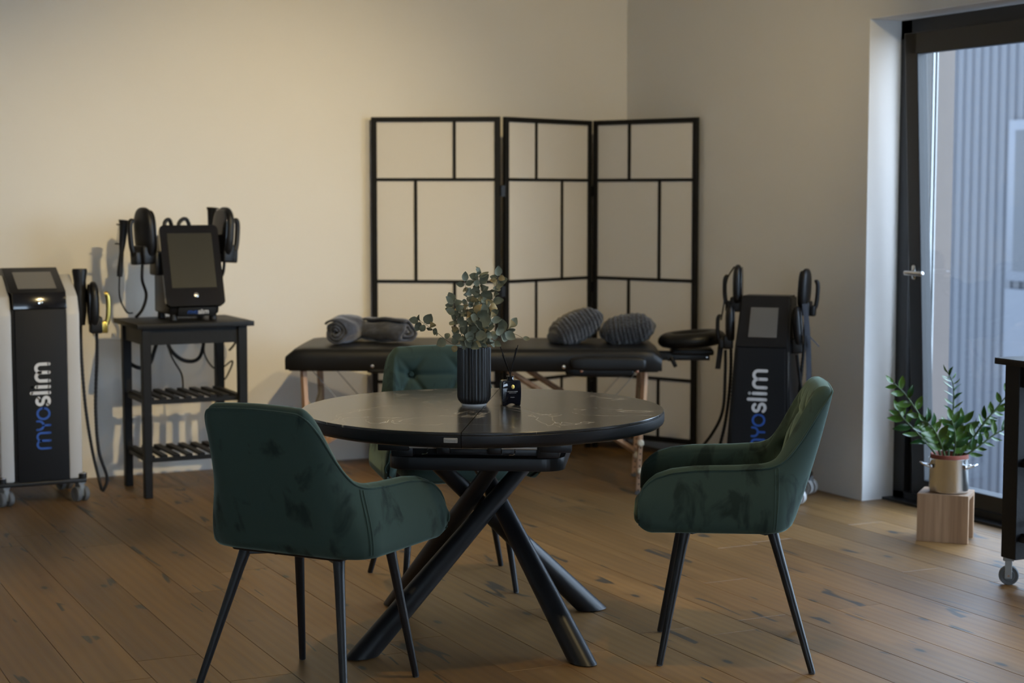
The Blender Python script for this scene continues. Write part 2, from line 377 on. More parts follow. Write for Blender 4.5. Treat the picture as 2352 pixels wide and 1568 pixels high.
def text(name, body, size, m, parent, mtx, align='CENTER', sx=1):
    c = bpy.data.curves.new(name, 'FONT'); c.body = body; c.size = size; c.align_x = align; c.align_y = 'CENTER'; c.resolution_u = 3
    o = bpy.data.objects.new(name, c); COL.objects.link(o)
    me = bpy.data.meshes.new_from_object(o.evaluated_get(bpy.context.evaluated_depsgraph_get())); bpy.data.objects.remove(o); bpy.data.curves.remove(c)
    me.transform(mtx @ Matrix.Diagonal((sx, 1, 1, 1))); return link(name, me, m, parent)

# ================================================================== the room
AX, BY, CZ = 5.079, 8.908, 2.95         # right wall plane, back wall plane, ceiling
A0, B0 = -2.2, -2.6
def st(name, *a, **k): o = box(name, *a, **k); o['kind'] = 'structure'; return o
st('wall_back', A0 - .2, AX + .5, BY, BY + .2, -.1, CZ, 'wall')
st('wall_left', A0 - .2, A0, B0, BY, -.1, CZ, 'wall')
bm = bmesh.new()
bbox(bm, A0 - .2, -1.2, B0 - .2, B0, -.1, CZ); bbox(bm, 1.4, AX + .5, B0 - .2, B0, -.1, CZ); bbox(bm, -1.2, 1.4, B0 - .2, B0, -.1, .8); bbox(bm, -1.2, 1.4, B0 - .2, B0, 2.3, CZ)
wf = bmo('wall_front', bm, 'wall'); wf['kind'] = 'structure'
w2 = thing('added_window', (0, 0, 0), kind='structure'); bm = bmesh.new()  # unseen window added behind the camera as daylight fill on the chairs
for x0, x1 in ((-1.2, -1.14), (.07, .13), (1.34, 1.4)): bbox(bm, x0, x1, B0 - .12, B0 - .06, .8, 2.3)
for z0, z1 in ((.8, .86), (2.24, 2.3)): bbox(bm, -1.2, 1.4, B0 - .12, B0 - .06, z0, z1)
bmo('window_frame', bm, 'frame', w2)
for x0, x1 in ((-1.14, .07), (.13, 1.34)): box('pane', x0, x1, B0 - .095, B0 - .088, .86, 2.24, 'glass', w2)
st('ceiling', A0 - .2, AX + .5, B0 - .2, BY + .2, CZ, CZ + .2, 'ceil')
WB1, WB0, WZ = 6.609, 2.9, 2.295       # glazed opening in the right wall
TH = .34                                # wall thickness
bm = bmesh.new()
bbox(bm, AX, AX + TH, WB1, BY, -.1, CZ); bbox(bm, AX, AX + TH, B0, WB0, -.1, CZ)
bbox(bm, AX, AX + TH, WB0, WB1, WZ, CZ)
o = bmo('wall_right', bm, 'wall'); o['kind'] = 'structure'
bm = bmesh.new(); bbox(bm, AX + .001, AX + .19, WB1 - .004, WB1, 0, WZ); bbox(bm, AX + .001, AX + .19, WB0, WB1 - .004, WZ - .004, WZ)
o = bmo('trim_1', bm, 'reveal'); o['kind'] = 'structure'

# floor: oak planks along the right wall
fl = st('floor', A0, AX + .19, B0, BY, -.09, -.0135, 'under')
random.seed(7); PW = .2; meshes = {}
def plank_mesh(w, L):
    key = (round(w, 3), round(L, 2))
    if key not in meshes:
        bm = bmesh.new(); bbox(bm, .0006, w - .0006, .0006, L - .0006, -.013, 0); 
        top = [e for e in bm.edges if all(v.co.z > -.001 for v in e.verts)]
        bmesh.ops.bevel(bm, geom=top, offset=.0012, segments=1, affect='EDGES')
        me = bpy.data.meshes.new('plank'); bm.to_mesh(me); bm.free(); me.materials.append(M['plank']); meshes[key] = me
    return meshes[key]
a = AX - PW * 33 - .03; row = 0
while a < AX + .12:
    w = min(PW, AX + .185 - a); b = -.4 - random.random() * 1.6
    end = BY if a + w <= AX + .01 else (WB1 if a >= AX - .01 else None)
    if a < AX < a + w: w = AX - a; end = BY
    while b < (end or BY):
        L = random.choice([1.4, 1.8, 2.2, 2.2, 2.2]); L2 = min(L, end - b)
        bb = b
        if a >= AX - .01: 
            if bb < WB0: L2 = L; b += L; 
            else: b += L
            if bb < WB0: continue
        else: b += L
        if L2 < .12: continue
        link('plank', plank_mesh(w, L2), None, fl, loc=(a, bb, 0))
    a += w; row += 1

# ------------------------------------------------------------------ window_1: tilted glazed door and a fixed light beside it
FA0, FA1 = AX + .185, AX + .255
w1 = thing('window_1', (0, 0, 0), kind='structure')
MB = 5.32                                # mullion
bm = bmesh.new()
bbox(bm, FA0, FA1, WB1 - .085, WB1 - .001, 0, WZ - .004, .003); bbox(bm, FA0 + .03, FA1, WB1 - .15, WB1 - .085, 0, WZ - .05, .003); bbox(bm, FA0, FA1, WB0, WB1, WZ - .095, WZ - .004, .003)
bbox(bm, FA0, FA1, MB - .05, MB + .05, 0, WZ, .003); bbox(bm, FA0, FA1, WB0, WB0 + .07, 0, WZ, .003); bbox(bm, FA0, FA1, WB0, WB1, .0, .045, .003)
bmo('window_frame', bm, 'frame', w1)
# sash hinged at its foot, top tilted into the room
sa = thing('window_sash', (FA0 - .012, 0, .05)); sa.parent = w1; sa.rotation_euler = (0, R(-2.6), 0)
SB1, SB0, SZ = 6.444, MB + .04, 2.165
bm = bmesh.new(); sw = .088
bbox(bm, 0, .06, SB1 - sw, SB1, 0, SZ, .004); bbox(bm, 0, .06, SB0, SB0 + sw, 0, SZ, .004)
bbox(bm, 0, .06, SB0, SB1, SZ - .098, SZ, .004); bbox(bm, 0, .06, SB0, SB1, 0, .075, .004)
bmo('sash_frame', bm, 'frame', sa)
box('gasket', .004, .058, SB1, SB1 + .003, 0, SZ, 'alu', sa)
box('pane', .026, .032, SB0 + sw - .01, SB1 - sw + .01, .07, SZ - .09, 'glass', sa)
# handle on the sash
hz = 1.06
bm = bmesh.new(); bbox(bm, -.012, 0, SB1 - .062, SB1 - .032, hz - .035, hz + .035, .01, 3); bbox(bm, -.055, -.010, SB1 - .056, SB1 - .036, hz - .012, hz + .008, .006, 2)
bbox(bm, -.062, -.040, SB1 - .165, SB1 - .034, hz - .013, hz + .009, .008, 3)
shade_auto(bmo('handle', bm, 'steel', sa))
box('pane', FA0 + .03, FA0 + .036, WB0 + .06, MB - .04, .04, WZ - .08, 'glass', w1)
# outer reveal: aluminium returns and a brown cladding strip
bm = bmesh.new()
bbox(bm, FA1, FA1 + .055, WB1 - .068, WB1 + .01, 0, WZ); bbox(bm, FA1 + .070, FA1 + .082, WB1 - .072, WB1 + .01, 0, WZ); bbox(bm, FA1 + .095, FA1 + .102, WB1 - .07, WB1, 0, WZ)
bmo('outer_reveal', bm, 'alu', w1)
bm = bmesh.new(); bbox(bm, FA1 + .055, FA1 + .07, WB1 - .06, WB1 + .01, 0, WZ); bbox(bm, FA1 + .082, FA1 + .21, WB1 - .06, WB1 + .01, 0, WZ); bmo('cladding_strip', bm, 'brown', w1)
st('trim_2', AX + .12, FA0, WB0, WB1 - .004, -.001, .012, 'frame', parent=None)          # black threshold
bm = bmesh.new(); bbox(bm, FA1, FA1 + .26, WB0 - .1, WB1 - .07, .02, .055); o = bmo('outer_sill', bm, 'alu', w1)
# ------------------------------------------------------------------ outside: ground and the neighbouring corrugated facade
g = box('pavement', AX + TH, 30, -25, 30, -2.0, -1.8, 'ground'); g['kind'] = 'structure'
hall = thing('industrial_building', (9.4, 12, -1.8), label='pale blue corrugated metal building outside, seen through the glazed door', cat='building')
V, Fc = [], []; y = -4.4; i = 0; pts = []
while y < 16:
    for dy, dx in ((.045, 0), (.06, .013), (.085, .013), (.10, 0)): pts.append((dx, y + dy))
    y += .10
for (x, yy) in pts: V.append((x, yy, 0)); V.append((x, yy, 5.3))
for i in range(len(pts) - 1): Fc.append((2 * i, 2 * i + 2, 2 * i + 3, 2 * i + 1))
pyd('corrugated_sheet', V, Fc, 'facade', hall)
box('wall_core', .06, 4, -4.4, 16, 0, 5.3, 'facade', hall)
fw = box('window', -.05, .04, -2.95, -1.60, 2.60, 3.85, 'facade2', hall, bev=.005)
box('pane', -.055, -.045, -2.87, -1.68, 2.68, 3.77, 'facpane', fw)
bm = bmesh.new(); bbox(bm, -.07, .04, -3.0, -1.62, .9, 2.54); bmo('ledge_panel', bm, 'facade2', hall)

# power socket low on the back wall
sk = thing('power_socket', (2.93, BY, .275), label='transparent covered power socket low on the back wall behind the left chair', cat='socket')
box('cover', -.055, .055, -.022, 0, -.045, .045, 'socket', sk, bev=.006)
lathe('socket_insert', [(.026, 0), (.026, .006), (.018, .004), (.018, -.004)], 'white', sk, 20, loc=(0, -.02, 0), rot=(R(90), 0, 0))

# ================================================================== round table
tb = thing('round_table', (2.386, 5.14, 0), R(-31), 'round black dining table with dark veined ceramic top and crossed steel legs', 'table')
TR = .602
def half_disc(name, sgn, prof, m, parent, gap=.0012, n=72):
    V, Fc = [], []; K = len(prof)
    for i in range(n + 1):
        a = -math.pi / 2 + math.pi * i / n
        for r, z in prof: V.append((sgn * (max(r * math.cos(a), 0) + gap), r * math.sin(a), z))
    for i in range(n):
        for k in range(K - 1): f = (i * K + k, (i + 1) * K + k, (i + 1) * K + k + 1, i * K + k + 1); Fc.append(f if sgn > 0 else f[::-1])
    Fc.append([i * K for i in range(n + 1)][::-1]); Fc.append([i * K + K - 1 for i in range(n + 1)])
    o = pyd(name, V, Fc, m, parent)
    bm = bmesh.new(); bm.from_mesh(o.data); bmesh.ops.recalc_face_normals(bm, faces=bm.faces); bm.to_mesh(o.data); bm.free()
    return shade_auto(o, 30)
for s in (-1, 1):
    half_disc('tabletop', s, [(TR - .002, .7525), (TR - .002, .7585), (TR - .0035, .76)], 'stone', tb)
    half_disc('table_rim', s, [(TR - .05, .709), (TR - .025, .7095), (TR - .010, .7135), (TR - .003, .7195), (TR, .727), (TR, .7495), (TR - .003, .7515)], 'black', tb)
# maker's plate on the rim
ang = math.atan2(-TR, -.032); nx, ny = math.cos(ang), math.sin(ang)
pm = Matrix(((-ny, 0, nx, nx * (TR + .0005)), (nx, 0, ny, ny * (TR + .0005)), (0, 1, 0, .7365), (0, 0, 0, 1)))
bm = bmesh.new(); bbox(bm, -.021, .021, -.0075, .0075, -.002, .002, .0015, 2, pm); pl = shade_auto(bmo('name_plate', bm, 'plate', tb))
text('plate_lettering', '|novel', .0125, 'faint', pl, pm @ Matrix.Translation((0, 0, .0024)), sx=1.25)
# extension mechanism
bm = bmesh.new()
for y in (-.25, .25): bbox(bm, -.395, .345, y - .022, y + .022, .683, .711, .003)
for x in (-.385, .335): bbox(bm, x - .012, x + .012, -.25, .25, .685, .71)
shade_auto(bmo('extension_rail', bm, 'black', tb))
bm = bmesh.new()
for s in (-1, 1):
    bbox(bm, s * .21, s * .31, -.262, -.20, .652, .684, .003); bbox(bm, s * .21, s * .31, .20, .262, .652, .684, .003); bbox(bm, s * .2, s * .27, -.235, .235, .630, .668, .002)
shade_auto(bmo('rail_bracket', bm, 'black', tb))
box('inner_beam', -.20, .20, -.215, -.19, .634, .654, 'black', tb, bev=.002)
tube('slide_rod', [(-.225, -.245, .664), (.20, -.245, .664)], .006, 'rod', tb, 10, 1)
for x in (-.10, .065): box('rod_clamp', x - .022, x + .022, -.256, -.225, .643, .671, 'blackplastic', tb, bev=.003)
for x in (-.15, .13): tube('locking_hook', [(x, -.25, .66), (x, -.258, .648), (x - .004, -.258, .643), (x - .018, -.258, .642)], .0018, 'chrome', tb, 6, 3)
box('latch_tag', -.262, -.244, -.2735, -.270, .690, .704, 'steel', tb, bev=.001)
prism('base_plate', rrect(-.285, .285, -.235, .235, .07, 8), .586, .628, 'black', tb, 'xy', bev=.003)
for k in range(4):
    ph = R(45 + 90 * k); top = ph + R(152)
    f0 = Vector((.50 * math.cos(ph), .50 * math.sin(ph), 0)); t0 = Vector((.165 * math.cos(top), .165 * math.sin(top), .588)); d = t0 - f0
    V, Fc = [], []; n = 24; u = d.cross(Vector((0, 0, 1))).normalized(); w = d.normalized().cross(u)
    for j, (t, r) in enumerate(((0, .040), (.35, .0365), (.7, .031), (1, .0255))):
        for i in range(n):
            a = 2 * math.pi * i / n; p = f0 + d * t + (u * math.cos(a) + w * math.sin(a)) * r
            if t == 0: p = p - d * (p.z / d.z) + d * (.004 / d.z)      # cut flat on the floor
            if t == 1: p = p - d * ((p.z - .588) / d.z)
            V.append(p)
    for j in range(3):
        for i in range(n): Fc.append((j * n + i, j * n + (i + 1) % n, (j + 1) * n + (i + 1) % n, (j + 1) * n + i))
    Fc.append(list(range(n))); Fc.append(list(range(3 * n, 4 * n)))
    lg = pyd('leg', V, Fc, 'black', tb); shade_auto(lg)
    lathe('foot_pad', [(.014, 0), (.016, .002), (.016, .006)], 'rubber', lg, 16, loc=(f0.x, f0.y, 0))

# ================================================================== velvet armchairs
def sstep(x, a, b): t = min(max((x - a) / (b - a), 0), 1); return t * t * (3 - 2 * t)
HT = [(.300, .520), (.297, .548), (.288, .573), (.270, .594), (.247, .611), (.200, .627), (.130, .636), (0, .640), (-.075, .645)]
def h_arm(y):
    if y >= HT[0][0]: return HT[0][1]
    for (y1, z1), (y0, z0) in zip(HT, HT[1:]):
        if y >= y0: return z0 + (z1 - z0) * (y - y0) / (y1 - y0)
    return HT[-1][1]
YB, YF, HW, CRn = -.195, .30, .255, .120
HC = [(0, .645), (15, .649), (30, .664), (45, .712), (58, .782), (68, .838), (78, .868), (90, .879)]
def h_cor(al):
    for (a0, z0), (a1, z1) in zip(HC, HC[1:]):
        if al <= a1: t = (al - a0) / (a1 - a0); return z0 + (z1 - z0) * t
    return HC[-1][1]
def stations():
    out = []   # (base plan x, y, outward nx, ny, lean weight, top z, bottom z, thickness)
    y0 = YB + CRn
    for i in range(46):
        t = i / 45; y = YF - (YF - y0) * (1 - math.cos(t * math.pi / 2)) if t < 1 else y0
        y = YF + (y0 - YF) * (t ** 1.5)
        th = .052 * math.sqrt(max(1 - max((y - .19) / .111, 0) ** 2, .02))
        zb = .432 + .026 * max((y - .255) / .045, 0) ** 2
        out.append((HW, y, 1, 0, 0, max(h_arm(y), zb + .002), zb, th, 0))
    for i in range(1, 41):
        al = 90 * i / 40; x = HW - CRn + CRn * math.cos(R(al)); y = y0 - CRn * math.sin(R(al))
        h = sum(h_cor(min(max(al + q, 0), 90)) for q in (-6, -3, 0, 3, 6)) / 5
        out.append((x, y, math.cos(R(al)), -math.sin(R(al)), sstep(al, 5, 85), h, .432, .052 + .012 * al / 90, al / 90))
    for i in range(1, 31):
        t = i / 30; out.append(((HW - CRn) * (1 - t), YB, 0, -1, 1, .8775 + .005 * math.sin(t * math.pi / 2), .432, .064, 1))
    return out
def seg_d(px, pz, a, b):
    ax, az = a; bx, bz = b; dx, dz = bx - ax, bz - az; t = max(0, min(1, ((px - ax) * dx + (pz - az) * dz) / (dx * dx + dz * dz)))
    return math.hypot(px - ax - dx * t, pz - az - dz * t)
BT = [(-.098, .775), (.098, .775)]; BL = [(0, .625), (-.185, .635), (.185, .635)]
CRS = [(BT[0], BT[1]), (BT[0], BL[0]), (BT[1], BL[0]), (BT[0], BL[1]), (BT[1], BL[2]), (BT[0], (-.21, .80)), (BT[1], (.21, .80)), (BL[0], (0, .50)), (BL[1], (-.1, .50)), (BL[2], (.1, .50)), (BT[0], (-.15, .85)), (BT[1], (.15, .85)), (BT[0], (-.04, .85)), (BT[1], (.04, .85))]
def puff(x, z):
    b = min(min(math.hypot(x - p[0], z - p[1]) for p in BT), min(math.hypot(x - p[0], z - p[1]) for p in BL))
    c = min(seg_d(x, z, *s) for s in CRS)
    return .014 - .026 * math.exp(-(b / .020) ** 2) - .0075 * math.exp(-(c / .010) ** 2) - .010 * math.exp(-(b / .06) ** 2)
def shell_mesh():
    ST = stations(); full = ST + [(-a[0], a[1], -a[2], a[3], *a[4:]) for a in ST[-2::-1]]
    V, Fc = [], []; K = None; pipe = []; seams = []
    for (x, y, nx, ny, lw, h, zb, th, bk) in full:
        rows = []
        H = h - zb; rb = min(.035, H * .3); rt = min(th * .5, H * .3)
        rows += [(th * .9, zb + .004), (th * .55, zb), (.014, zb + rb * .12), (.004, zb + rb * .45), (0, zb + rb)]
        for k in range(1, 20): t = k / 20; rows.append((-.007 * math.sin(math.pi * t), zb + rb + (H - rb - rt) * t))
        for k in range(0, 13): a = math.pi * k / 12; rows.append((th / 2 - th / 2 * math.cos(a), h - rt + rt * math.sin(a)))
        zi = zb + .012
        for k in range(1, 61):
            t = k / 60; z = h - rt + (zi - (h - rt)) * t; rows.append((th, z, t))
        K = len(rows)
        for r in rows:
            d, z = r[0], r[1]; px, py = x, y
            hwk = -(.016 * sstep(z, .66, .88) + .036 * (1 - sstep(z, .42, .66))) * (abs(x) / HW)          # narrows towards the top of the back
            lean = -lw * (z - .5) * .285
            px = x + math.copysign(hwk, x) if x else 0
            if len(r) == 3:
                fade = math.sin(math.pi * min(max(r[2], 0), 1)) ** .5 if r[2] < 1 else 0
                arm = .006 * (1 - bk) * fade * (1 + .5 * math.sin(y * 34 + z * 19))
                d = d + (puff(px, z) * bk * fade + arm) * sstep(H, .01, .1)
            V.append((px - nx * d, py + lean - ny * d, z))
    n = len(full)
    for i in range(n - 1):
        for k in range(K - 1): Fc.append((i * K + k, i * K + k + 1, (i + 1) * K + k + 1, (i + 1) * K + k))
    Fc.append(list(range(K))[::-1]); Fc.append([(n - 1) * K + k for k in range(K)])
    kp = 5 + 19 + 2
    pipe = [Vector(V[i * K + kp]) + Vector((full[i][2], full[i][3], 0)) * .001 + Vector((0, 0, .001)) for i in range(n)]
    front = lambda i: [Vector(V[i * K + k]) for k in range(kp, 3, -2)]
    P = front(0)[::-1] + pipe[1:-1] + front(n - 1)
    si = 45 + 8
    sm = [[Vector(V[i * K + k]) + Vector((full[i][2], full[i][3], 0)) * .0005 for k in range(kp - 1, 2, -1)] for i in (si, si + 2, n - 1 - si, n - 3 - si)]
    return V, Fc, P, sm
def make_chair():
    c = thing('velvet_armchair', (0, 0, 0), 0, None, 'chair', 'green velvet armchairs around the round table')
    V, Fc, P, sm = shell_mesh()
    o = pyd('shell', V, Fc, 'velvet', c, smooth=True)
    bm = bmesh.new(); bm.from_mesh(o.data); bmesh.ops.recalc_face_normals(bm, faces=bm.faces); bm.to_mesh(o.data); bm.free()
    for p in o.data.polygons: p.use_smooth = True
    V2, F2 = [], []; tubemesh(V2, F2, P, .0034, 6); pyd('piping', V2, F2, 'velvet', o, smooth=True)
    for s in range(2):
        V2, F2 = [], []
        for q in sm[2 * s:2 * s + 2]: tubemesh(V2, F2, q, .0022, 6)
        pyd('side_seam', V2, F2, 'velvet', o, smooth=True)
    for bx, bz in BT:
        lean = YB - (bz - .5) * .285 + .064 - .012
        lathe('tufting_button', [(.011, 0), (.010, .003), (.005, .005)], 'velvet', o, 14, loc=(bx, lean, bz), rot=(R(-90 + 16), 0, 0))
    def sf(p):
        q = p.copy(); q.z += .012 * (1 - (p.x / .22) ** 2) * (1 if p.z > 0 else 0); q.z -= .02 * sstep(p.y, .13, .26) * (1 if p.z > 0 else .2); return q
    superell('seat', .215, .240, .046, 'velvet', c, .55, .32, 72, 24, loc=(0, .078, .466), fn=sf)
    bm = bmesh.new(); bbox(bm, -.195, .195, -.145, .215, .424, .440, .008); 
    bmo('seat_base', bm, 'blackplastic', c)
    bm = bmesh.new()
    for s in (-1, 1):
        V3, F3 = [], []
        mtx = Matrix.Translation((0, .02, .418)) @ Matrix.Rotation(s * R(38), 4, 'Z'); bbox(bm, -.205, .205, -.018, .018, -.008, .008, .002, 1, mtx)
    bmo('leg_bracket', bm, 'black', c)
    for (x, y) in ((-.09, .08), (.09, .08), (-.1, -.05), (.1, -.05)): lathe('bolt', [(.007, -.006), (.007, 0)], 'black', c, 8, loc=(x, y, .408))
    for (tx, ty, fx, fy) in ((-.165, .155, -.21, .232), (.165, .155, .21, .232), (-.165, -.115, -.262, -.235), (.165, -.115, .262, -.235)):
        tp, ft = Vector((tx, ty, .424)), Vector((fx, fy, .004)); V4, F4 = [], []
        tubemesh(V4, F4, [tp, tp.lerp(ft, .12), tp.lerp(ft, .5), ft], lambda t: .0180 - .0075 * t, 18)
        lg = shade_auto(pyd('leg', V4, F4, 'black', c))
        lathe('foot_cap', [(.008, -.004), (.0095, -.002), (.0095, .006)], 'rubber', lg, 12, loc=(fx, fy, .004))
    return c
def copy_tree(o, parent=None):
    c = o.copy(); COL.objects.link(c)
    if parent is not None: c.parent = parent
    for ch in list(o.children): copy_tree(ch, c)
    return c
ch0 = make_chair()
specs = [((3.017, 4.586, 0), (-.857, .516), 'green velvet armchair on the right of the table, side on, facing left'),
         ((1.664, 4.775, 0), (.809, .587), 'green velvet armchair at left front, its smooth back turned to us'),
         ((2.583, 5.878, 0), (-.211, -.978), 'green velvet armchair behind the table facing us, tufted backrest above the tabletop')]
for i, (loc, f, lab) in enumerate(specs):
    c = ch0 if i == 0 else copy_tree(ch0)
    c.location = loc; c.rotation_euler = (0, 0, math.atan2(f[1], f[0]) - math.pi / 2); c['label'] = lab

# ================================================================== on the table
TZ = .76
vs = thing('fluted_vase', (2.394, 5.225, TZ), 0, 'tall matt black fluted vase holding eucalyptus on the round table', 'vase')
lathe('vase_body', [(.040, .006), (.046, .009, 0), (.054, .019, .5), (.0568, .030, 1), (.0568, .190, 1), (.0563, .1965, 1), (.0545, .1975, .5), (.050, .196, 0), (.049, .16, 0), (.045, .02, 0), (.002, .018, 0)], 'vase', vs, 240, 30, .0042)
lathe('foot_ring', [(.036, 0), (.041, 0), (.042, .004), (.041, .008), (.036, .008)], 'white', vs, 48)
# reed diffuser
df = thing('reed_diffuser_bottle', (2.504, 5.171, TZ), R(-25.9 + 14), 'small glossy black diffuser bottle with gold emblem right of the vase', 'bottle')
def bottle_outline():
    pts = []
    for s in (1, -1):
        side = [(.031, .0), (.0335, .030), (.0335, .060), (.031, .081), (.0285, .086)] if s == 1 else [(-.0285, .086), (-.031, .081), (-.0335, .060), (-.0335, .030), (-.031, .0)]
        pts += side
    return pts + [(-.018, .0), (-.009, .006), (0, .0078), (.009, .006), (.018, .0)]
prism('bottle_body', bottle_outline(), -.019, .019, 'bottle', df, 'xz', bev=.0035)
lathe('bottle_neck', [(.0135, .084), (.0105, .088), (.0095, .0945), (.0135, .096), (.0135, .099), (.0095, .0995), (.008, .0985)], 'bottle', df, 24)
lathe('gold_emblem', [(.0005, .0016), (.004, .0014), (.0055, .0004), (.0055, 0)], 'gold', df, 20, sy=1.35, loc=(.004, -.0192, .064), rot=(R(90), 0, 0))
fm = lambda z: Matrix.Translation((.003, -.0195, z)) @ Matrix.Rotation(R(90), 4, 'X')
text('label_lettering', 'PRECIOUS AMBER', .0044, 'print', df, fm(.0475)); text('label_lettering', 'PRIVATE COLLECTION', .0022, 'print', df, fm(.0430), sx=1.1)
text('label_lettering', 'RITUALS...', .0034, 'print', df, fm(.0285))
random.seed(3)
camR = Vector((math.cos(R(-25.891)), math.sin(R(-25.891)), 0)); camF = Vector((math.sin(R(25.891)), math.cos(R(25.891)), 0))
reed_lab = ['black diffuser reed leaning far left in the small bottle', 'shorter black diffuser reed leaning left beside the longest left one', 'black diffuser reed leaning right in the small bottle, the tallest', 'black diffuser reed standing right, just in front of the tallest one']
for (dx, dz, dy), lab in zip(((-.036, .105, 0), (-.030, .078, .006), (.026, .108, -.004), (.020, .098, -.008)), reed_lab):
    base = Vector((2.504, 5.171, TZ + .0985)); dn = Vector((0, 0, 1)) + camR * (dx / dz) + camF * (dy / dz)
    s = dn.normalized()
    foot = base + camR * (-.003 if dx > 0 else .003) - s * .07; top = base + s * dz
    r_ = tube('diffuser_reed', [foot, top], .0017, 'blackplastic', None, 6, 1)
    tag(r_, lab, 'reed', 'black reeds in the diffuser bottle')

# eucalyptus ---------------------------------------------------------
def leaf_mesh(name, L, Wd, cup, tipy=.0, m='leafgrey', rows=5):
    V, Fc = [], []
    for i in range(rows + 1):
        t = i / rows; w = Wd * math.sin(math.pi * min(max(t, .03), .985) ** (.8 - tipy)) ** .75 if tipy == 0 else Wd * (math.sin(math.pi * t ** .85) ** .9 if 0 < t < 1 else .02)
        z = cup * (math.sin(math.pi * t)); V += [(-w / 2, L * t, z + w * .22), (0, L * t, z), (w / 2, L * t, z + w * .22)]
    for i in range(rows):
        b = 3 * i; Fc += [(b, b + 1, b + 4, b + 3), (b + 1, b + 2, b + 5, b + 4)]
    me = bpy.data.meshes.new(name); me.from_pydata(V, [], Fc); me.update(); me.materials.append(M[m])
    for p in me.polygons: p.use_smooth = True
    return me
EL = [leaf_mesh('leaf', .029, .026, -.004), leaf_mesh('leaf', .024, .020, .004), leaf_mesh('leaf', .032, .023, -.006), leaf_mesh('leaf', .026, .024, .006, m='leafold')]
def place_leaf(me, base, direc, nrm, parent, s=1., name='leaf'):
    y = direc.normalized(); z = (nrm - y * nrm.dot(y)); z = z.normalized() if z.length > 1e-3 else y.orthogonal().normalized(); x = y.cross(z)
    o = bpy.data.objects.new(name, me); COL.objects.link(o); o.parent = parent
    mt = Matrix((x, y, z)).transposed().to_4x4(); mt.translation = base; o.matrix_local = mt @ Matrix.Scale(s, 4); return o
VC = Vector((2.394, 5.225, 0))
def vp(px, py, d): return camR * ((px - 1089) / 687) + camF * d + Vector((0, 0, TZ + .197 + (797 - py) / 687))   # offsets about the vase axis
EU = [('eucalyptus sprig reaching far left out of the black vase', [(1082, 800, 0), (1040, 790, -.01), (1003, 762, -.02), (975, 742, -.02), (962, 736, -.02)], 8, 1.15),
      ('eucalyptus sprig reaching right with the largest round leaf at its tip', [(1096, 800, 0), (1128, 788, -.01), (1155, 766, 0), (1175, 750, .01)], 8, 1.2),
      ('thin twig with one pale pair of leaves at far right of the bouquet', [(1098, 802, .01), (1150, 765, .03), (1180, 768, .035), (1202, 778, .03)], 3, .7),
      ('tallest eucalyptus sprig in the middle of the black vase', [(1090, 800, 0), (1103, 730, .01), (1106, 680, 0), (1102, 650, .0), (1099, 625, 0)], 14, 1.05),
      ('tall eucalyptus sprig leaning right with ochre leaves at its top', [(1095, 800, .01), (1118, 730, .02), (1134, 680, .01), (1145, 632, .01)], 15, 1.),
      ('eucalyptus sprig leaning left just below the tallest one', [(1085, 800, 0), (1072, 740, .02), (1074, 690, .02), (1066, 645, .02)], 12, 1.),
      ('bushy left eucalyptus sprig hanging over the vase rim', [(1078, 800, -.02), (1058, 760, -.03), (1048, 720, -.02), (1042, 690, -.01)], 14, 1.1),
      ('bushy right eucalyptus sprig close above the vase rim', [(1098, 800, -.02), (1115, 765, -.03), (1128, 735, -.02), (1122, 705, -.01)], 15, 1.1),
      ('short front eucalyptus sprig with broad pale leaves over the rim', [(1086, 802, -.03), (1088, 780, -.045), (1098, 750, -.04), (1100, 722, -.03)], 14, 1.25),
      ('short back eucalyptus sprig half hidden in the middle of the bouquet', [(1092, 800, .03), (1096, 760, .05), (1085, 720, .04), (1090, 695, .03)], 12, 1.05)]
random.seed(11)
for lab, pts, nl, sc in EU:
    t = thing('eucalyptus_branch', (VC.x, VC.y, 0), 0, lab, 'branch', 'dried eucalyptus sprigs in the black vase')
    P = [vp(*p) for p in pts]; root = [Vector((0, 0, TZ + .03)) + (P[0] - Vector((0, 0, P[0].z))) * .3]
    path = smoothpath(root + P, 10)
    V, Fc = [], []; tubemesh(V, Fc, path, lambda q: .0012 - .0006 * q, 5); pyd('stem', V, Fc, 'twig', t)
    start = int(len(path) * .27); k = 0
    for j in range(nl):
        q = start + (len(path) - 1 - start) * (j / (nl - 1)) ** .95; i = min(int(q), len(path) - 2); p = path[i]; tan = (path[i + 1] - path[i]).normalized()
        side = camR * random.uniform(-1, 1) + Vector((0, 0, 1)) * random.uniform(-.6, .8) + camF * random.uniform(-.9, .5)
        side = (side - tan * side.dot(tan)).normalized()
        for s in ((1, -1) if j < nl - 1 else (1,)):
            me = random.choice([EL[0], EL[0], EL[1], EL[2], EL[0], EL[2], EL[1], EL[3]]) if not ('ochre' in lab and j > nl - 5) else EL[3 if random.random() < .6 else 0]
            dr = (side * s + tan * random.uniform(.1, .7) + Vector((0, 0, random.uniform(-.25, .25))))
            if j == nl - 1: dr = tan + side * .3
            nr = -camF + Vector((random.uniform(-.8, .8), random.uniform(-.8, .8), random.uniform(-.3, .9)))
            place_leaf(me, p + dr.normalized() * .003, dr, nr, t, 1.12 * sc * random.uniform(.72, 1.12)); k += 1

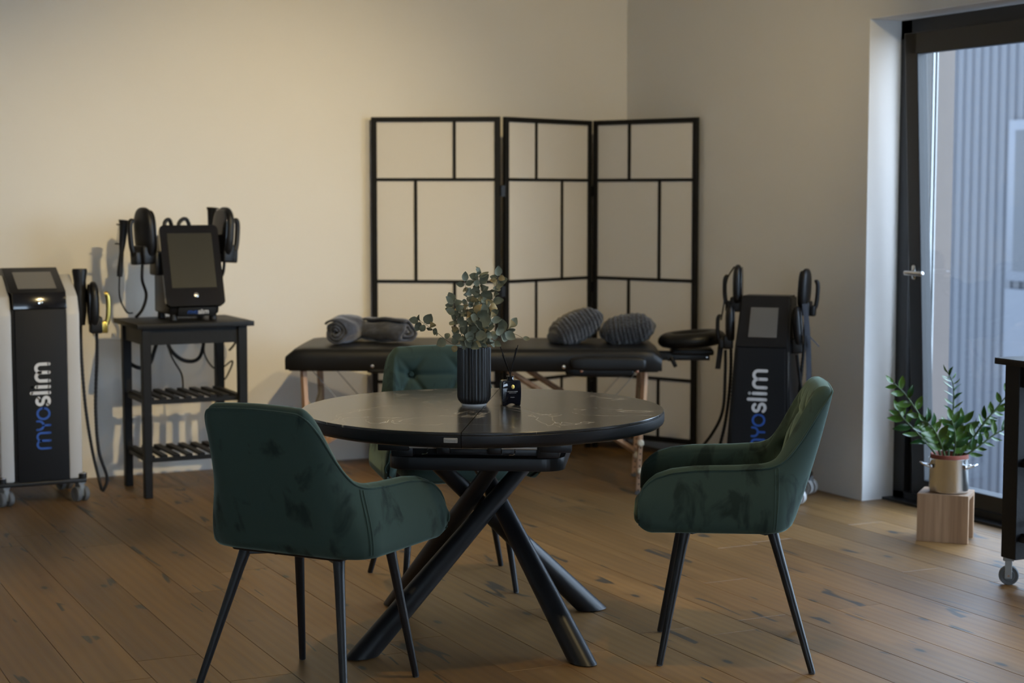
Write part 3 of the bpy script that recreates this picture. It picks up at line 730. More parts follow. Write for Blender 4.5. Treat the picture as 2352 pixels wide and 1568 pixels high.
# ================================================================== folding screen
J = [(3.429, 8.862), (4.057, 8.477), (4.754, 8.734), (5.060, 8.060)]
fs = thing('folding_screen', (0, 0, 0), 0, 'three-panel black lattice folding screen with pale panes in the far corner', 'folding screen')
rowz = [1.868, 1.5525, .9933, .4363, .105]; tops = 1.893
fr = [(.66, .33, .66, .33), (.34, .665, .34, .665), (.34, .66, .34, .66)]
for k in range(3):
    (x0, y0), (x1, y1) = J[k], J[k + 1]
    L = math.hypot(x1 - x0, y1 - y0); g = .012; th = math.atan2(y1 - y0, x1 - x0); L -= 2 * g
    bm = bmesh.new(); sw_, dp = .031, .011
    bbox(bm, 0, sw_, -dp, dp, 0, tops, .0015, 1); bbox(bm, L - sw_, L, -dp, dp, 0, tops, .0015, 1)
    bbox(bm, sw_, L - sw_, -dp, dp, 1.866, tops, .001, 1); bbox(bm, sw_, L - sw_, -dp, dp, .078, .108, .001, 1)
    f = bmo('panel_frame', bm, 'blackwood', fs, loc=(x0 + math.cos(th) * g, y0 + math.sin(th) * g, 0), rot=(0, 0, th))
    for z in rowz[1:4]: box('lattice_bar', sw_, L - sw_, -.007, .007, z - .0085, z + .0085, 'blackwood', f)
    for r in range(4):
        zt, zb = rowz[r] - (.002 if r == 0 else .0085), rowz[r + 1] + (.003 if r == 3 else .0085); xs = sw_ + (L - 2 * sw_) * fr[k][r]
        box('lattice_bar', xs - .0085, xs + .0085, -.007, .007, zb, zt, 'blackwood', f)
        box('pane', sw_, xs - .0085, -.001, .002, zb, zt, 'paper', f); box('pane', xs + .0085, L - sw_, -.001, .002, zb, zt, 'paper', f)
for (x, y) in J[1:3]:
    for z in (1.49, .94, .36): box('hinge', x - .012, x + .012, y - .010, y + .006, z - .03, z + .03, 'black', fs)

# ================================================================== massage table
MT = (3.62, 7.87); mr = R(-27.9)
ms = thing('massage_table', (MT[0], MT[1], 0), mr, 'black vinyl folding massage table on beech legs in front of the screen', 'massage table')
ZT, ZU = .722, .612
for s in (-1, 1):
    V, Fc = [], []
    xa, xb = (.003, .922)
    prof = [(-.343, ZU + .002), (-.349, ZU + .012), (-.352, ZU + .060), (-.350, ZT - .022), (-.338, ZT - .007), (-.315, ZT - .001), (-.2, ZT), (0, ZT + .001), (.2, ZT), (.315, ZT - .001), (.338, ZT - .007), (.350, ZT - .022), (.352, ZU + .060), (.349, ZU + .012), (.343, ZU + .002)]
    ns = 20
    for i in range(ns + 1):
        t = i / ns; x = xa + (xb - xa) * t; e = max((x - (xb - .10)) / .10, 0); k = math.sqrt(max(1 - e ** 2.6, 0)) if e else 1
        for (y, z) in prof: zz = ZU + (z - ZU) * (.62 + .38 * k) ; V.append((s * x, y * (1 - .05 * e ** 3), zz))
    K = len(prof)
    for i in range(ns):
        for j in range(K - 1): f = (i * K + j, i * K + j + 1, (i + 1) * K + j + 1, (i + 1) * K + j); Fc.append(f)
        Fc.append((i * K + K - 1, i * K, (i + 1) * K, (i + 1) * K + K - 1))
    Fc.append(list(range(K))); Fc.append([ns * K + j for j in range(K)][::-1])
    o = pyd('mattress', V, Fc, 'vinyl', ms); bm = bmesh.new(); bm.from_mesh(o.data); bmesh.ops.recalc_face_normals(bm, faces=bm.faces); bm.to_mesh(o.data); bm.free(); shade_auto(o, 40)
    box('side_apron', s * .004, s * .905, -.335, .335, ZU - .004, ZU + .02, 'vinyl', ms, bev=.006)
    for y in (-.268, .268):
        # leg: upper part and a lower extension with height holes
        up = tube('leg', [(s * .842, y, ZU), (s * .828, y, .30)], .017, 'palewood', ms, 4, 1)
        bm = bmesh.new(); mtx = Matrix.Translation((s * .818, y, .185)) @ Matrix.Rotation(s * R(2.6), 4, 'Y')
        bbox(bm, -.011, .011, -.018, .018, -.18, .20, .003, 1, mtx); lo = bmo('leg_extension', bm, 'palewood', up)
        for z in (.02, .05, .08, .14, .17, .20, .23): lathe('peg_hole', [(.0045, 0), (.0045, .001)], 'black', lo, 8, loc=(s * (.812 + .0455 * z), y - .0185, z), rot=(R(90), 0, 0))
        for z in (.255, .115): lathe('screw_knob', [(.009, 0), (.016, .004), (.017, .012), (.010, .018)], 'knob', up, 14, loc=(s * .822, y - .019, z), rot=(R(90), 0, 0))
        box('foot_tip', s * .811 - .013, s * .811 + .013, y - .020, y + .020, 0, .016, 'rubber', up)
        V2, F2 = [], []; tubemesh(V2, F2, [Vector((s * .17, y + .03, .605)), Vector((s * .80, y + .03, .205))], .015, 4); pyd('strut', V2, F2, 'palewood', ms)
        tube('cable', [(s * .815, y + .045, .612), (s * .58, y + .045, .345)], .0022, 'alu', ms, 5, 1)
    bm = bmesh.new(); pts = [(-.25, .33), (-.25, .47)] + [(-.25 + .5 * i / 10, .47 - .075 * math.sin(math.pi * i / 10)) for i in range(1, 10)] + [(.25, .47), (.25, .33)]
    bm.free(); prism('leg_brace_plate', pts, s * .833 - .006, s * .833 + .006, 'plywood', ms, 'yz')
for x in (-.49, -.30, .445): lathe('corner_bolt', [(.010, 0), (.009, .004), (.004, .006)], 'chrome', ms, 14, loc=(x, -.3465, ZU + .022), rot=(R(90), 0, 0))
superell('arm_pad', .185, .032, .034, 'vinyl', ms, .45, .35, 36, 14, loc=(.66, -.375, ZU + .042))
for x in (.53, .80): lathe('arm_pad_bolt', [(.007, 0), (.007, .006), (.003, .008)], 'copper', ms, 12, loc=(x, -.385, ZU + .006), rot=(R(90), 0, 0))
superell('carry_pouch', .17, .02, .026, 'vinyl', ms, .6, .5, 24, 10, loc=(.62, -.33, ZU - .002)); superell('carry_pouch', .14, .02, .012, 'vinyl', ms, .6, .5, 24, 10, loc=(-.38, -.33, ZU - .002))
# face cradle
V, Fc = [], []
n = 40; Pc = [Vector((1.085 + .125 * math.cos(2 * math.pi * i / n), -.05 + .13 * math.sin(2 * math.pi * i / n), ZT + .028 + .010 * math.cos(2 * math.pi * i / n))) for i in range(n)]
tubemesh(V, Fc, Pc, .046, 14, .78, closed=True); pyd('face_cradle', V, Fc, 'vinyl', ms, smooth=True)
box('cradle_board', .98, 1.19, -.14, .04, ZT - .05, ZT - .02, 'vinyl', ms, bev=.01)
for y in (-.12, .02): box('cradle_bar', .90, 1.17, y - .008, y + .008, ZT - .075, ZT - .040, 'black', ms, bev=.003)
tube('cam_lever', [(.975, -.135, ZT - .058), (.985, -.142, ZT - .075), (1.0, -.142, ZT - .105)], .0105, 'blackplastic', ms, 8, 3)
lathe('cradle_pivot', [(.016, 0), (.016, .012), (.006, .014)], 'blackplastic', ms, 16, loc=(.968, -.13, ZT - .062), rot=(R(90), 0, 0))
lathe('cradle_screw', [(.004, 0), (.004, .003)], 'chrome', ms, 8, loc=(1.155, -.129, ZT - .058), rot=(R(90), 0, 0))
MM = Matrix.Translation((MT[0], MT[1], 0)) @ Matrix.Rotation(mr, 4, 'Z')
def mt(x, y, z): return MM @ Vector((x, y, z))

# rolled blankets and cushions lying on it
def blanket_roll(name, loc, rz, rad, length, turns, squash, seed, label):
    rn = random.Random(seed); V, Fc = [], []; n = int(turns * 34); m = 16; ph = [rn.uniform(0, 6) for _ in range(6)]
    t = thing(name, loc, rz, label, 'blanket', 'rolled grey blankets on the massage table')
    for layer in (0, 1):
        for i in range(n + 1):
            a = 2 * math.pi * turns * i / n; r = rad * (.16 + .84 * i / n) - layer * rad * .16
            for j in range(m + 1):
                y = -length / 2 + length * j / m; e = abs(2 * j / m - 1) ** 5
                rr = r * (1 - .16 * e) * (1 + .05 * math.sin(3 * a + ph[0] + 4 * y) + .035 * math.sin(5 * a + ph[1] - 20 * y)) + .004 * math.sin(40 * y + ph[2] + a * 2)
                x, z = rr * math.cos(a), rr * math.sin(a) * squash
                V.append((x * (1.08 if z < 0 else 1), y + .01 * math.sin(2 * a + ph[3]), max(z, -rad * squash * .86)))
    k = m + 1; off = (n + 1) * k
    for i in range(n):
        for j in range(m):
            q = i * k + j; Fc.append((q, q + 1, q + k + 1, q + k)); Fc.append((off + q, off + q + k, off + q + k + 1, off + q + 1))
        for j in (0, m):
            q = i * k + j; f = (q, q + k, off + q + k, off + q); Fc.append(f if j == 0 else f[::-1])
    for i in (0, n):
        for j in range(m): q = i * k + j; f = (q, q + 1, off + q + 1, off + q); Fc.append(f)
    o = pyd('rolled_cloth', V, Fc, 'blanket', t, smooth=True, loc=(0, 0, rad * squash * .86))
    return t
p = mt(-.66, -.02, ZT); blanket_roll('rolled_blanket', p, R(-25.9 - 16), .083, .30, 3.4, .92, 1, 'tightly rolled grey plush blanket at the left end of the massage table')
p = mt(-.46, -.02, ZT); b2 = blanket_roll('rolled_blanket', p, R(-25.9 + 52), .086, .30, 2.3, .80, 5, 'loosely rolled grey plush blanket touching the tight roll on its right')
def cushion(loc, rot, label, s=1.):
    t = thing('knitted_cushion', loc, 0, label, 'cushion', 'charcoal knitted cushions on the massage table')
    def fn(p):
        q = p.copy(); d = max(abs(p.x), abs(p.y)) / (.15 * s); q.z *= (1 - .45 * sstep(d, .6, 1.05)); q.z += .0035 * math.sin(p.x * 210 / s) * (1 if p.z > 0 else -1); return q
    superell('cushion_cover', .150 * s, .150 * s, .082 * s, 'knit', t, .85, .5, 110, 28, rot=rot, fn=fn); return t
cushion(mt(.50, -.02, ZT + .082), Euler((R(-8), R(-24), R(-25.9 + 14))), 'charcoal knitted cushion tilted up, left one of the pair near the face cradle', .95)
cushion(mt(.765, -.02, ZT + .070), Euler((R(-6), R(-10), R(-25.9 - 8))), 'charcoal knitted cushion lying flatter, right one next to the face cradle', .95)

# ================================================================== black slatted trolley tables
def kitchen_trolley(name, a0, b0, ht, label, cat, casters=False, mats='blackwood', lw=.045):
    t = thing(name, (a0, b0, 0), 0, label, cat); Wd, Dp = .58, .50; zb = .105 if casters else 0
    box('tabletop', 0, Wd, 0, Dp, ht - .024, ht, mats, t, bev=.002)
    for x in (.028, Wd - .028 - lw):
        for y in (.028, Dp - .028 - lw):
            bm = bmesh.new(); bbox(bm, x, x + lw, y, y + lw, zb, ht - .024, .002, 1)
            for v in bm.verts:
                if v.co.z < zb + .09 and not casters: v.co.x += .004 if v.co.x < x + lw / 2 else -.004
            bmo('leg', bm, mats, t)
    i0, i1, j0, j1 = .028 + lw, Wd - .028 - lw, .028 + lw, Dp - .028 - lw
    for y in (.040, Dp - .040 - .018): box('apron', i0, i1, y, y + .018, ht - .105, ht - .024, mats, t)
    for x in (.040, Wd - .040 - .018): box('apron', x, x + .018, j0, j1, ht - .105, ht - .024, mats, t)
    for z in (.468, .185):
        for y in (.050, Dp - .050 - .02): box('shelf_rail', i0, i1, y, y + .02, z - .012, z + .008, mats, t)
        for x in (.045, Wd - .045 - .02): box('shelf_rail', x, x + .02, j0, j1, z - .012, z + .008, mats, t)
        for k in range(8):
            x = .056 + k * .0622; box('slat', x, x + .032, .052, Dp - .052, z + .008, z + .020, mats, t, bev=.001, seg=1)
    return t
kitchen_trolley('slatted_side_table', 1.955, 8.13, .85, 'black wooden side table with two slatted shelves under the tabletop device', 'side table')
tr = kitchen_trolley('wheeled_trolley', 4.423, 4.467, .86, 'black wooden trolley on a grey caster, cut off by the right edge', 'trolley', True, lw=.078)
def caster(parent, x, y, r, m1='rubber', twin=False, rz=0, fork='grey', z0=None):
    c = thing('caster', (x, y, 0), rz); c.parent = parent
    for s in ((-1, 1) if twin else (0,)):
        lathe('wheel', [(r * .35, -.011), (r * .55, -.012), (r * .62, -.009), (r * .93, -.012), (r, -.008), (r, .008), (r * .93, .012), (r * .62, .009), (r * .55, .012), (r * .35, .011)], m1, c, 28, loc=(s * .020, 0, r), rot=(0, R(90), 0))
        lathe('hub', [(r * .6, -.0095), (r * .6, .0095)], 'blackplastic', c, 20, loc=(s * .020, 0, r), rot=(0, R(90), 0))
    bm = bmesh.new(); top = z0 or .105
    if twin: bbox(bm, -.014, .014, -.020, .030, r * .7, top - .012, .006, 2)
    else:
        for s in (-1, 1): bbox(bm, s * .015, s * .018, -.012, .014, r * .7, top - .004, .001, 1)
    bbox(bm, -.019, .019, -.02, .022, top - .012, top, .003, 1); bmo('fork', bm, fork, c)
    lathe('axle', [(.005, -.021), (.005, .021)], 'chrome', c, 10, loc=(0, 0, r), rot=(0, R(90), 0))
    return c
for x in (.05, .53):
    for y in (.05, .45): caster(tr, x, y, .037, rz=R(46), fork='alu')
bm = bmesh.new(); bbox(bm, .07, .50, .405, .43, .22, .25, .004); bmo('cross_rail', bm, 'blackwood', tr)
lathe('wooden_peg', [(.004, 0), (.014, .004), (.016, .014), (.010, .022)], 'palewood', tr, 14, loc=(.088, .36, .245), rot=(R(90), 0, 0))

# ================================================================== beauty devices
def paddle(name, loc, rz, tilt, label, m='blackplastic', handle='blackplastic', flip=1, hosep=None, s=1., strap=False, group='black body contouring handpieces'):
    """flat rounded applicator: pad, yoke block and a bent grip outside it"""
    t = thing(name, loc, rz, label, 'handpiece', group); t.rotation_euler = Euler((0, tilt, rz))
    superell('pad', .021 * s, .055 * s, .090 * s, m, t, .75, .8, 32, 24, loc=(0, 0, .045))
    superell('pad_face', .006 * s, .048 * s, .080 * s, 'blackgloss', t, .6, .8, 32, 16, loc=(-flip * .018 * s, 0, .045))
    box('yoke', -.030 * s if flip < 0 else -.016 * s, .030 * s if flip > 0 else .016 * s, -.035 * s, .035 * s, -.075 * s, -.010 * s, m, t, bev=.009, seg=3)
    x = flip
    g = tube('grip', [(x * .022 * s, 0, -.050 * s), (x * .045 * s, 0, -.042 * s), (x * .055 * s, 0, -.010), (x * .056 * s, 0, .055 * s), (x * .050 * s, 0, .076 * s), (x * .043 * s, 0, .074 * s)], .0095 * s, handle, t, 10, 6)
    box('grip_base', min(x * .018, x * .052) * s, max(x * .018, x * .052) * s, -.020 * s, .020 * s, -.075 * s, -.028 * s, handle, t, bev=.008, seg=3)
    if hosep: hose('hose', hosep, .0085, parent=t)
    return t
# --- tall white and black device on the left
lm = thing('tall_white_device', (1.515, 8.43, 0), 0, 'tall white and black treatment device on casters at the left edge, vertical lettering', 'treatment device')
b0 = -.19
prism('white_side_panel', [(b0, .112), (b0, .905), (b0 + .035, .99), (b0 + .20, 1.085), (b0 + .36, 1.075), (b0 + .37, .112)], .128, .190, 'white', lm, 'yz', bev=.008)
prism('white_side_panel', [(b0, .112), (b0, .905), (b0 + .035, .99), (b0 + .20, 1.085), (b0 + .36, 1.075), (b0 + .37, .112)], -.190, -.128, 'white', lm, 'yz', bev=.008)
prism('front_panel', [(b0 - .006, .112), (b0 - .006, .93), (b0 + .36, .93), (b0 + .36, .112)], -.112, .127, 'body', lm, 'yz', bev=.004)
prism('side_groove', [(b0 + .012, .112), (b0 + .012, .93), (b0 + .36, .93), (b0 + .36, .112)], -.130, -.110, 'blackplastic', lm, 'yz')
prism('console_front', [(b0 - .006, .932), (b0 + .012, 1.008), (b0 + .30, 1.008), (b0 + .30, .932)], -.118, .130, 'blackgloss', lm, 'yz', bev=.002)
cs = prism('console_top', [(b0 + .010, 1.008), (b0 + .235, 1.118), (b0 + .33, 1.112), (b0 + .36, 1.0)], -.128, .132, 'blackplastic', lm, 'yz', bev=.003)
sl = math.atan2(.110, .225)
box('display', -.087, .093, .0, .165, 0, .002, 'screen2', cs, loc=(0, b0 + .040, 1.0245), rot=(sl, 0, 0))
lathe('round_badge', [(.0115, 0), (.0115, .003), (.004, .005)], 'chrome', lm, 20, loc=(.008, b0 + .001, .965), rot=(R(90 - 13), 0, 0))
logo(lm, (.040, b0 - .0065, .262), (0, 0, 1), (-1, 0, 0), (0, -1, 0), .415)
box('base_tray', -.205, .205, b0 - .02, .20, .092, .112, 'black', lm, bev=.006)
for x in (-.175, .178):
    for y in (b0 + .006, .19):
        caster(lm, x, y, .036, 'rubber', True, R(20), 'grey', .094)
        lathe('bumper', [(.020, .112), (.020, .135), (.013, .139)], 'blackplastic', lm, 20, loc=(x + (.012 if x > 0 else -.012), y + .0, 0))
        lathe('bumper_ring', [(.0205, .134), (.0205, .138), (.014, .139)], 'chrome', lm, 20, loc=(x + (.012 if x > 0 else -.012), y + .0, 0))
box('holder_rail', .190, .205, -.09, .14, .72, .98, 'blackplastic', lm, bev=.004)
h1 = thing('probe_handpiece', (1.735, 8.36, .90), 0, 'upright black probe handpiece hung highest beside the tall white device', 'handpiece', 'black body contouring handpieces')
lathe('barrel', [(.018, -.06), (.024, .0), (.026, .10), (.024, .15), (.030, .20), (.028, .212), (.020, .208)], 'blackplastic', h1, 24, sx=1.2, sy=1.3)
hose('hose', [(0, 0, -.055), (.0, .0, -.2), (.01, -.02, -.45), (.035, -.03, -.66), (.06, -.05, -.80), (.068, -.08, -.86)], .0085, parent=h1)
paddle('paddle_handpiece', (1.792, 8.33, .895), R(-6), 0, 'black paddle handpiece with a yellow-gold grip beside the white device', handle='brass', flip=1,
       hosep=[(.012, 0, -.07), (.012, 0, -.2), (.0, .0, -.45), (.008, -.02, -.66), (.045, -.03, -.80), (.02, -.04, -.865)], s=1.25)

# --- tabletop device on the side table
td = thing('tabletop_device', (2.275, 8.40, .85), 0, 'black tabletop treatment device with large tilted display on the side table', 'treatment device')
prism('housing', [(-.12, .03), (-.14, .10), (.0, .43), (.11, .42), (.17, .22), (.17, .03)], -.125, .125, 'blackplastic', td, 'yz', bev=.012)
lean = math.atan2(.130, .385); bz = Matrix.Translation((0, -.152, .072)) @ Matrix.Rotation(-lean, 4, 'X')
bm = bmesh.new(); ol = rrect(-.148, .148, 0, .415, .026, 6); A = [bm.verts.new((x, -.012, z)) for x, z in ol]; Bv = [bm.verts.new((x * .985, .018, .0 + z * .99)) for x, z in ol]
bm.faces.new(A); bm.faces.new(Bv[::-1])
for i in range(len(ol)): bm.faces.new((A[i], Bv[i], Bv[(i + 1) % len(ol)], A[(i + 1) % len(ol)]))
bmesh.ops.recalc_face_normals(bm, faces=bm.faces); bmesh.ops.transform(bm, matrix=bz, verts=bm.verts); bzl = shade_auto(bmo('display_bezel', bm, 'blackgloss', td))
bm = bmesh.new(); bbox(bm, -.112, .112, -.0145, -.0118, .092, .372, 0, 1, bz); bmo('display', bm, 'screen', bzl)
lathe('round_badge', [(.0115, 0), (.0115, .003), (.004, .005)], 'chrome', bzl, 20, loc=bz @ Vector((.004, -.012, .055)), rot=(R(90) - lean, 0, 0))
prism('base_front', [(-.135, .022), (-.148, .066), (.0, .08), (.0, .022)], -.085, .105, 'body', td, 'yz', bev=.004)
nb = Vector((0, -.959, -.283)); logo(td, (-.040, -.1435, .036), (1, 0, 0), (0, -.283, .959), (0, -.95, -.28), .105)
for x in (-.10, .10):
    for y in (-.10, .13): lathe('foot', [(.017, 0), (.020, .004), (.018, .032)], 'blackplastic', td, 16, loc=(x, y, 0))
hose('hose_loop', [(-.085, .05, .40), (-.095, .06, .475), (-.065, .075, .492), (-.042, .09, .42)], .011, parent=td, n=10)
hose('hose_loop', [(-.035, .05, .41), (-.02, .06, .480), (.02, .07, .495), (.05, .08, .42)], .011, parent=td, n=10)
tube('hose_stub', [(.125, .02, .42), (.125, .02, .465)], .010, 'blackplastic', td, 10, 4)
for s, nm in ((-1, 'holder'), (1, 'holder')): box(nm, s * .125, s * .165, -.02, .10, .22, .34, 'blackplastic', td, bev=.01)
paddle('paddle_handpiece', (2.066, 8.40, 1.235), R(18), R(-3), 'black paddle handpiece with bent grip on the left flank of the tabletop device', flip=-1, s=1.42,
       hosep=[(-.02, 0, -.09), (-.03, 0, -.18), (.0, .02, -.26), (-.02, .03, -.33), (-.05, .05, -.37)])
paddle('paddle_handpiece', (2.475, 8.44, 1.235), R(16), R(4), 'black paddle handpiece with bent grip on the right flank of the tabletop device', flip=1, s=1.42,
       hosep=[(.01, 0, -.085), (.012, .01, -.16), (.0, .05, -.22), (-.03, .10, -.30)])
sg = 'spring-edged black wand handpieces'
def wand(loc, tilt, label, flip, length=.28):
    t = thing('wand_handpiece', loc, 0, label, 'handpiece', sg); t.rotation_euler = Euler((0, tilt, 0))
    lathe('wand_handle', [(.013, -length * .5), (.015, -length * .42), (.011, -.02), (.017, .03), (.022, length * .42), (.028, length * .5), (.010, length * .505)], 'blackplastic', t, 20)
    V, Fc = [], []; tubemesh(V, Fc, [Vector((flip * .026 + .004 * math.cos(i * 1.3), .006 * math.sin(i * 1.3), .02 + i * .0016)) for i in range(60)], .0012, 5); pyd('spring', V, Fc, 'chrome', t)
    for z in (.02, .115): box('spring_clip', min(flip * .014, flip * .036), max(flip * .014, flip * .036), -.006, .006, z - .003, z + .004, 'blackplastic', t)
    tube('cable', [(0, 0, -length * .5), (.01, 0, -length * .5 - .10), (.05, 0, -length * .5 - .17), (.085, .02, -.315)], .0045, 'blackplastic', t, 6, 6)
    return t
wand((1.965, 8.46, 1.205), R(6), 'slim black wand with chrome spring, outermost left of the tabletop device', -1)
wand((2.440, 8.54, 1.285), R(3), 'slim black wand with chrome spring, upright behind the right paddle of the tabletop device', 1, .24)
cb = tube('power_cable', [(2.19, 8.60, .80), (2.17, 8.66, .68), (2.13, 8.64, .60), (2.06, 8.62, .60), (2.02, 8.68, .66), (2.03, 8.72, .83)], .010, 'blackplastic', None, 8, 8)
tag(cb, 'thick black hose hanging in the left loop below the side table top', 'hose')
cb = tube('power_cable', [(2.21, 8.62, .80), (2.25, 8.66, .68), (2.33, 8.66, .615), (2.41, 8.66, .64), (2.44, 8.66, .82)], .010, 'blackplastic', None, 8, 8)
tag(cb, 'thick black hose hanging in the right loop below the side table top', 'hose')
cb = tube('power_cable', [(2.20, 8.62, .80), (2.24, 8.60, .65), (2.28, 8.56, .56), (2.285, 8.55, .49)], .0045, 'blackplastic', None, 6, 8)
tag(cb, 'thin black cord running down to the middle of the upper shelf', 'cord')
cb = tube('power_cable', [(2.45, 8.66, .78), (2.44, 8.70, .65), (2.50, 8.68, .56), (2.59, 8.70, .60), (2.57, 8.73, .52), (2.53, 8.70, .49)], .0045, 'blackplastic', None, 6, 8)
tag(cb, 'thin black cord curling behind the right legs of the side table', 'cord')
cb = tube('power_cable', [(2.555, 8.655, .83), (2.60, 8.66, .76), (2.595, 8.66, .70), (2.56, 8.655, .66)], .006, 'blackplastic', None, 6, 6)
tag(cb, 'black cord hanging down the right corner of the side table', 'cord')

# --- tall black device on the right
ry = R(-45.9); rm = thing('tall_black_device', (4.719, 6.902, 0), ry, 'tall black treatment device with vertical blue and white lettering by the right wall', 'treatment device')
V = []
for z, wd, y0_, y1_ in ((.11, .160, -.185, .15), (.45, .146, -.143, .15), (.74, .132, -.105, .145), (.982, .122, -.012, .13)):
    V += [(-wd, y0_, z), (wd, y0_, z), (wd, y1_, z), (-wd, y1_, z)]
Fc = [(0, 1, 2, 3)[::-1], (12, 13, 14, 15)] + [(4 * j + i, 4 * j + (i + 1) % 4, 4 * j + 4 + (i + 1) % 4, 4 * j + 4 + i) for j in range(3) for i in range(4)]
o = pyd('housing', V, Fc, 'blackplastic', rm); bm = bmesh.new(); bm.from_mesh(o.data); bmesh.ops.bevel(bm, geom=list(bm.edges), offset=.008, segments=2, affect='EDGES'); bm.to_mesh(o.data); bm.free(); shade_auto(o)
def slab(name, z0, z1, y0, y1, w0, w1, th, m, parent):
    a = math.atan2(y1 - y0, z1 - z0); n = Vector((0, -math.cos(a), math.sin(a))) * th; V = []
    for k in (0, 1):
        for (x, y, z) in ((-w0, y0, z0), (w0, y0, z0), (w1, y1, z1), (-w1, y1, z1)): V.append(Vector((x, y, z)) + n * (1 - 2 * k) * (1 if k == 0 else .2))
    return pyd(name, V, [(0, 1, 2, 3), (7, 6, 5, 4), (0, 4, 5, 1), (1, 5, 6, 2), (2, 6, 7, 3), (3, 7, 4, 0)], m, parent)
fp = slab('front_panel', .115, .735, -.186, -.107, .136, .112, .006, 'body', rm)
cn = slab('console', .742, .980, -.104, -.014, .122, .112, .008, 'blackplastic', rm)
slab('display', .785, .925, -.0902, -.0373, .068, .066, .0105, 'screen2', cn)
fa = math.atan2(.079, .62); fU = Vector((0, math.sin(fa), math.cos(fa))); fN = Vector((0, -math.cos(fa), math.sin(fa)))
logo(rm, Vector((.030, -.186, .115)) + fU * .110 + fN * .006, fU, (-1, 0, 0), fN, .415)
tube('trim_line', [(.150, -.170, .14), (.128, -.100, .72)], .0015, 'faint', rm, 5, 1)
box('base_tray', -.205, .205, -.195, .175, .088, .112, 'black', rm, bev=.006)
for x in (-.185, .188):
    for y in (-.16, .15):
        c = caster(rm, x, y, .038, 'white' if x > 0 else 'rubber', True, R(70 if x > 0 else 20), 'grey', .092)
RMm = Matrix.Translation((4.719, 6.902, 0)) @ Matrix.Rotation(ry, 4, 'Z')
def rp(x, y, z): return RMm @ Vector((x, y, z))
gr = 'black body contouring handpieces'
paddle('paddle_handpiece', rp(-.150, .03, .985), ry + R(8), R(0), 'black paddle handpiece with webbing strap, upper left on the tall black device', flip=-1, s=1.12,
       hosep=[(-.02, 0, -.09), (-.03, 0, -.2), (-.03, 0, -.4), (-.05, -.03, -.62), (-.09, -.06, -.80)])
paddle('paddle_handpiece', rp(-.178, -.01, .800), ry + R(14), R(0), 'lower left paddle handpiece of the tall black device catching blue light', flip=-1, s=1.05,
       hosep=[(-.02, 0, -.085), (-.02, .0, -.2), (-.03, .0, -.38), (-.08, .02, -.50), (-.17, .05, -.62)])
paddle('paddle_handpiece', rp(.178, .03, .972), ry + R(-6), R(3), 'black paddle handpiece with bent grip, upper right on the tall black device', flip=1, s=1.10,
       hosep=[(.01, 0, -.085), (.012, 0, -.25), (.005, 0, -.5), (.03, -.04, -.75), (.06, -.09, -.845), (.02, -.10, -.86)])
paddle('paddle_handpiece', rp(.160, -.03, .795), ry + R(10), R(-4), 'lower right paddle handpiece of the tall black device, half behind a strap', flip=-1, s=1.1,
       hosep=[(-.01, 0, -.09), (.0, 0, -.25), (.02, 0, -.45), (.04, 0, -.6)])
def strap(pts, label):
    o = tube('webbing_strap', pts, .016, 'strap', None, 6, 8, .12); tag(o, label, 'strap', 'webbing straps on the tall black device'); return o
strap([rp(-.165, .02, 1.12), rp(-.20, .02, 1.06), rp(-.205, .0, .98), rp(-.215, -.01, .90), rp(-.222, -.01, .86)], 'black strap looping from the upper left handpiece of the tall black device')
strap([rp(-.222, -.01, .735), rp(-.228, -.01, .68), rp(-.236, -.01, .62)], 'short black strap end hanging below the lower left handpiece')
strap([rp(.19, -.03, .95), rp(.202, -.04, .86), rp(.212, -.05, .76), rp(.218, -.05, .62), rp(.218, -.05, .52)], 'long dark strap hanging down the right side of the tall black device')
strap([rp(.22, -.075, .80), rp(.245, -.075, .775), rp(.27, -.075, .75)], 'short strap end sticking out to the right of the long strap')

# ================================================================== plant on its stool
SC_ = (4.833, 5.707); sr = math.atan2(5.575 - 5.735, 4.829 - 4.688)
sto = thing('wooden_stool', (SC_[0], SC_[1], 0), sr, 'small reclaimed wood stool under the steel pot beside the window', 'stool')
box('stool_side', -.1065, .1065, -.090, -.070, 0, .205, 'stoolwood', sto, bev=.0015, seg=1)
box('stool_side', -.1065, .1065, .070, .090, 0, .205, 'stoolwood', sto, bev=.0015, seg=1)
tp = box('stool_top', -.070, .070, -.1065, .1065, 0, .020, 'stoolwood', sto, bev=.001, seg=1, loc=(0, 0, .185), rot=(0, 0, R(90)))
pt = thing('steel_pot', (SC_[0] + .005, SC_[1] - .01, .205), 0, 'brushed steel cooking pot with loop handles on the wooden stool', 'pot')
lathe('pot_body', [(.002, 0), (.070, 0), (.079, .004), (.083, .014), (.083, .142), (.086, .146), (.086, .149), (.081, .149), (.080, .02), (.002, .016)], 'steel', pt, 64)
for a in (R(-25.9 + 178), R(-25.9 - 32)):
    ca, sa_ = math.cos(a), math.sin(a); o = Vector((ca, sa_, 0)); tn = Vector((-sa_, ca, 0)); z = Vector((0, 0, 1))
    tube('handle', [o * .082 + tn * .030 + z * .112, o * .097 + tn * .031 + z * .116, o * .116 + tn * .020 + z * .124, o * .120 + z * .127, o * .116 - tn * .020 + z * .124, o * .097 - tn * .031 + z * .116, o * .082 - tn * .030 + z * .112], .0042, 'chrome', pt, 8, 5)
    for s in (-1, 1): box('handle_bracket', -.011, .011, -.002, .003, -.009, .009, 'chrome', pt, bev=.002, loc=o * .0835 + tn * s * .030 + z * .112, rot=(0, 0, a + R(90)))
PO = Vector((SC_[0] + .005, SC_[1] - .01, 0)); PB = .205 + .018
np_ = thing('nursery_pot', (PO.x, PO.y, PB), 0, 'red-brown plastic nursery pot standing inside the steel pot', 'flowerpot')
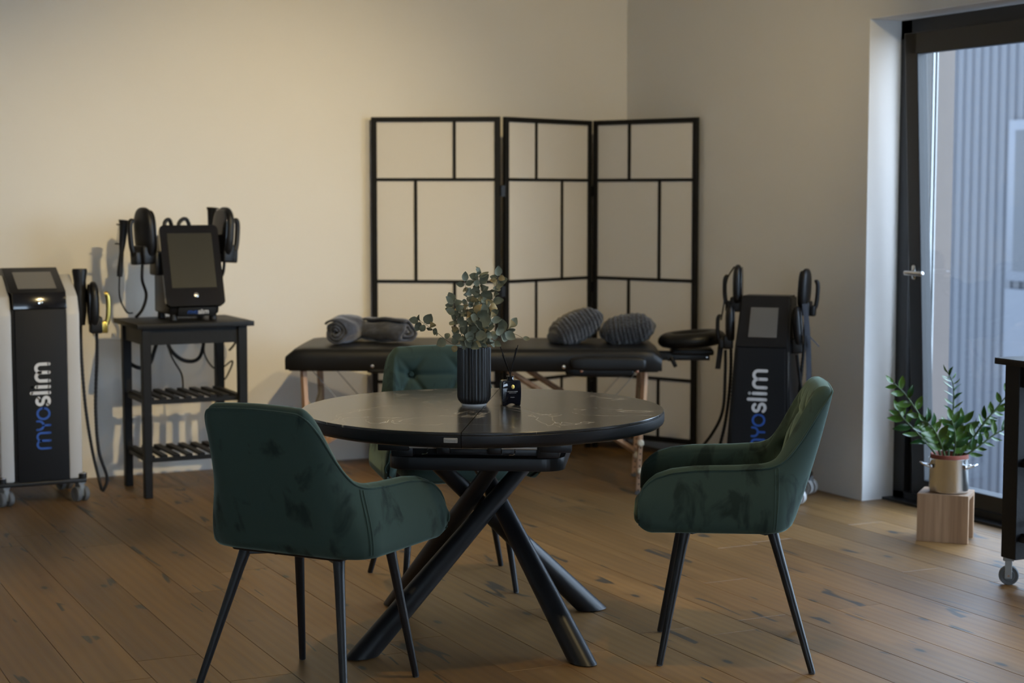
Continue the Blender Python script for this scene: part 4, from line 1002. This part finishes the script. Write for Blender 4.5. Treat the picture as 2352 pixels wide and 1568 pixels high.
lathe('pot_wall', [(.055, 0), (.074, .120), (.0795, .130), (.0795, .146), (.076, .147), (.071, .118), (.052, .004)], 'clay', np_, 48)
lathe('soil', [(.002, .118), (.0715, .116), (.0715, .106), (.002, .104)], 'soil', np_, 32)
zz = thing('zz_plant', (PO.x, PO.y, PB + .117), 0, 'green ZZ plant with glossy leaflets growing in the pot by the window', 'plant')
PX = 3935.5 / 7.245
def zp(px, py, d): return camR * ((px - 2175) / PX) + camF * d + Vector((0, 0, (1043 - py) / PX))
ZL = [leaf_mesh('leaflet', .066, .030, -.006, .3, 'leaf', 7), leaf_mesh('leaflet', .070, .028, .006, .3, 'leafdark', 7), leaf_mesh('leaflet', .058, .027, -.010, .3, 'leaf', 7)]
ZS = [([(2158, 1046, 0), (2140, 1000, -.03), (2100, 940, -.07), (2060, 885, -.09), (2030, 856, -.10)], 13, 1, .8),
      ([(2172, 1046, 0), (2178, 990, .02), (2186, 920, .03), (2184, 868, .03), (2172, 842, .03)], 18, .82, .15),
      ([(2188, 1046, 0), (2215, 1008, -.01), (2255, 950, -.02), (2300, 890, -.03), (2322, 860, -.03)], 16, .85, .7),
      ([(2192, 1046, 0), (2232, 1012, -.03), (2280, 975, -.04), (2325, 958, -.05)], 14, .85, .5),
      ([(2156, 1046, 0), (2130, 1010, .03), (2098, 975, .04), (2070, 945, .05), (2062, 930, .05)], 12, 1.05, .7),
      ([(2165, 1046, -.02), (2150, 1005, -.05), (2128, 965, -.07), (2108, 945, -.08)], 12, 1.1, .8),
      ([(2178, 1046, -.02), (2182, 1010, -.04), (2180, 975, -.05), (2172, 945, -.05)], 12, 1.0, .7),
      ([(2188, 1046, .01), (2200, 1010, .02), (2208, 975, .02), (2206, 950, .02)], 8, 1.15, .7),
      ([(2192, 1046, .02), (2225, 1010, .04), (2262, 955, .05), (2290, 930, .05)], 12, .9, .5)]
random.seed(21)
for pts, nl, sc, face in ZS:
    path = smoothpath([zp(*p) for p in pts], 12); V, Fc = [], []; tubemesh(V, Fc, path, lambda q: .0055 - .0038 * q, 7); stq = pyd('stem', V, Fc, 'stem', zz, smooth=True)
    s0 = int(len(path) * .22)
    for j in range(nl):
        i = min(int(s0 + (len(path) - 2 - s0) * j / (nl - 1)), len(path) - 2); tan = (path[i + 1] - path[i]).normalized()
        v = tan.cross(camF).normalized() * face + (camF * (1 - face) * .3 + tan.cross(camF).normalized() * (1 - face)); v.normalize()
        sgn = 1 if j % 2 else -1
        dr = v * sgn + tan * random.uniform(.55, .95) + Vector((0, 0, .1)) + camF * random.uniform(-.25, .25)
        if j == nl - 1: dr = tan
        nr = (-camF * face + Vector((0, 0, 1)) * (1.05 - face)) + Vector((random.uniform(-.35, .35), random.uniform(-.35, .35), random.uniform(-.1, .4)))
        place_leaf(random.choice(ZL), path[i], dr, nr, stq, 1.18 * sc * random.uniform(.82, 1.1) * (1 - .25 * j / nl), 'leaflet')
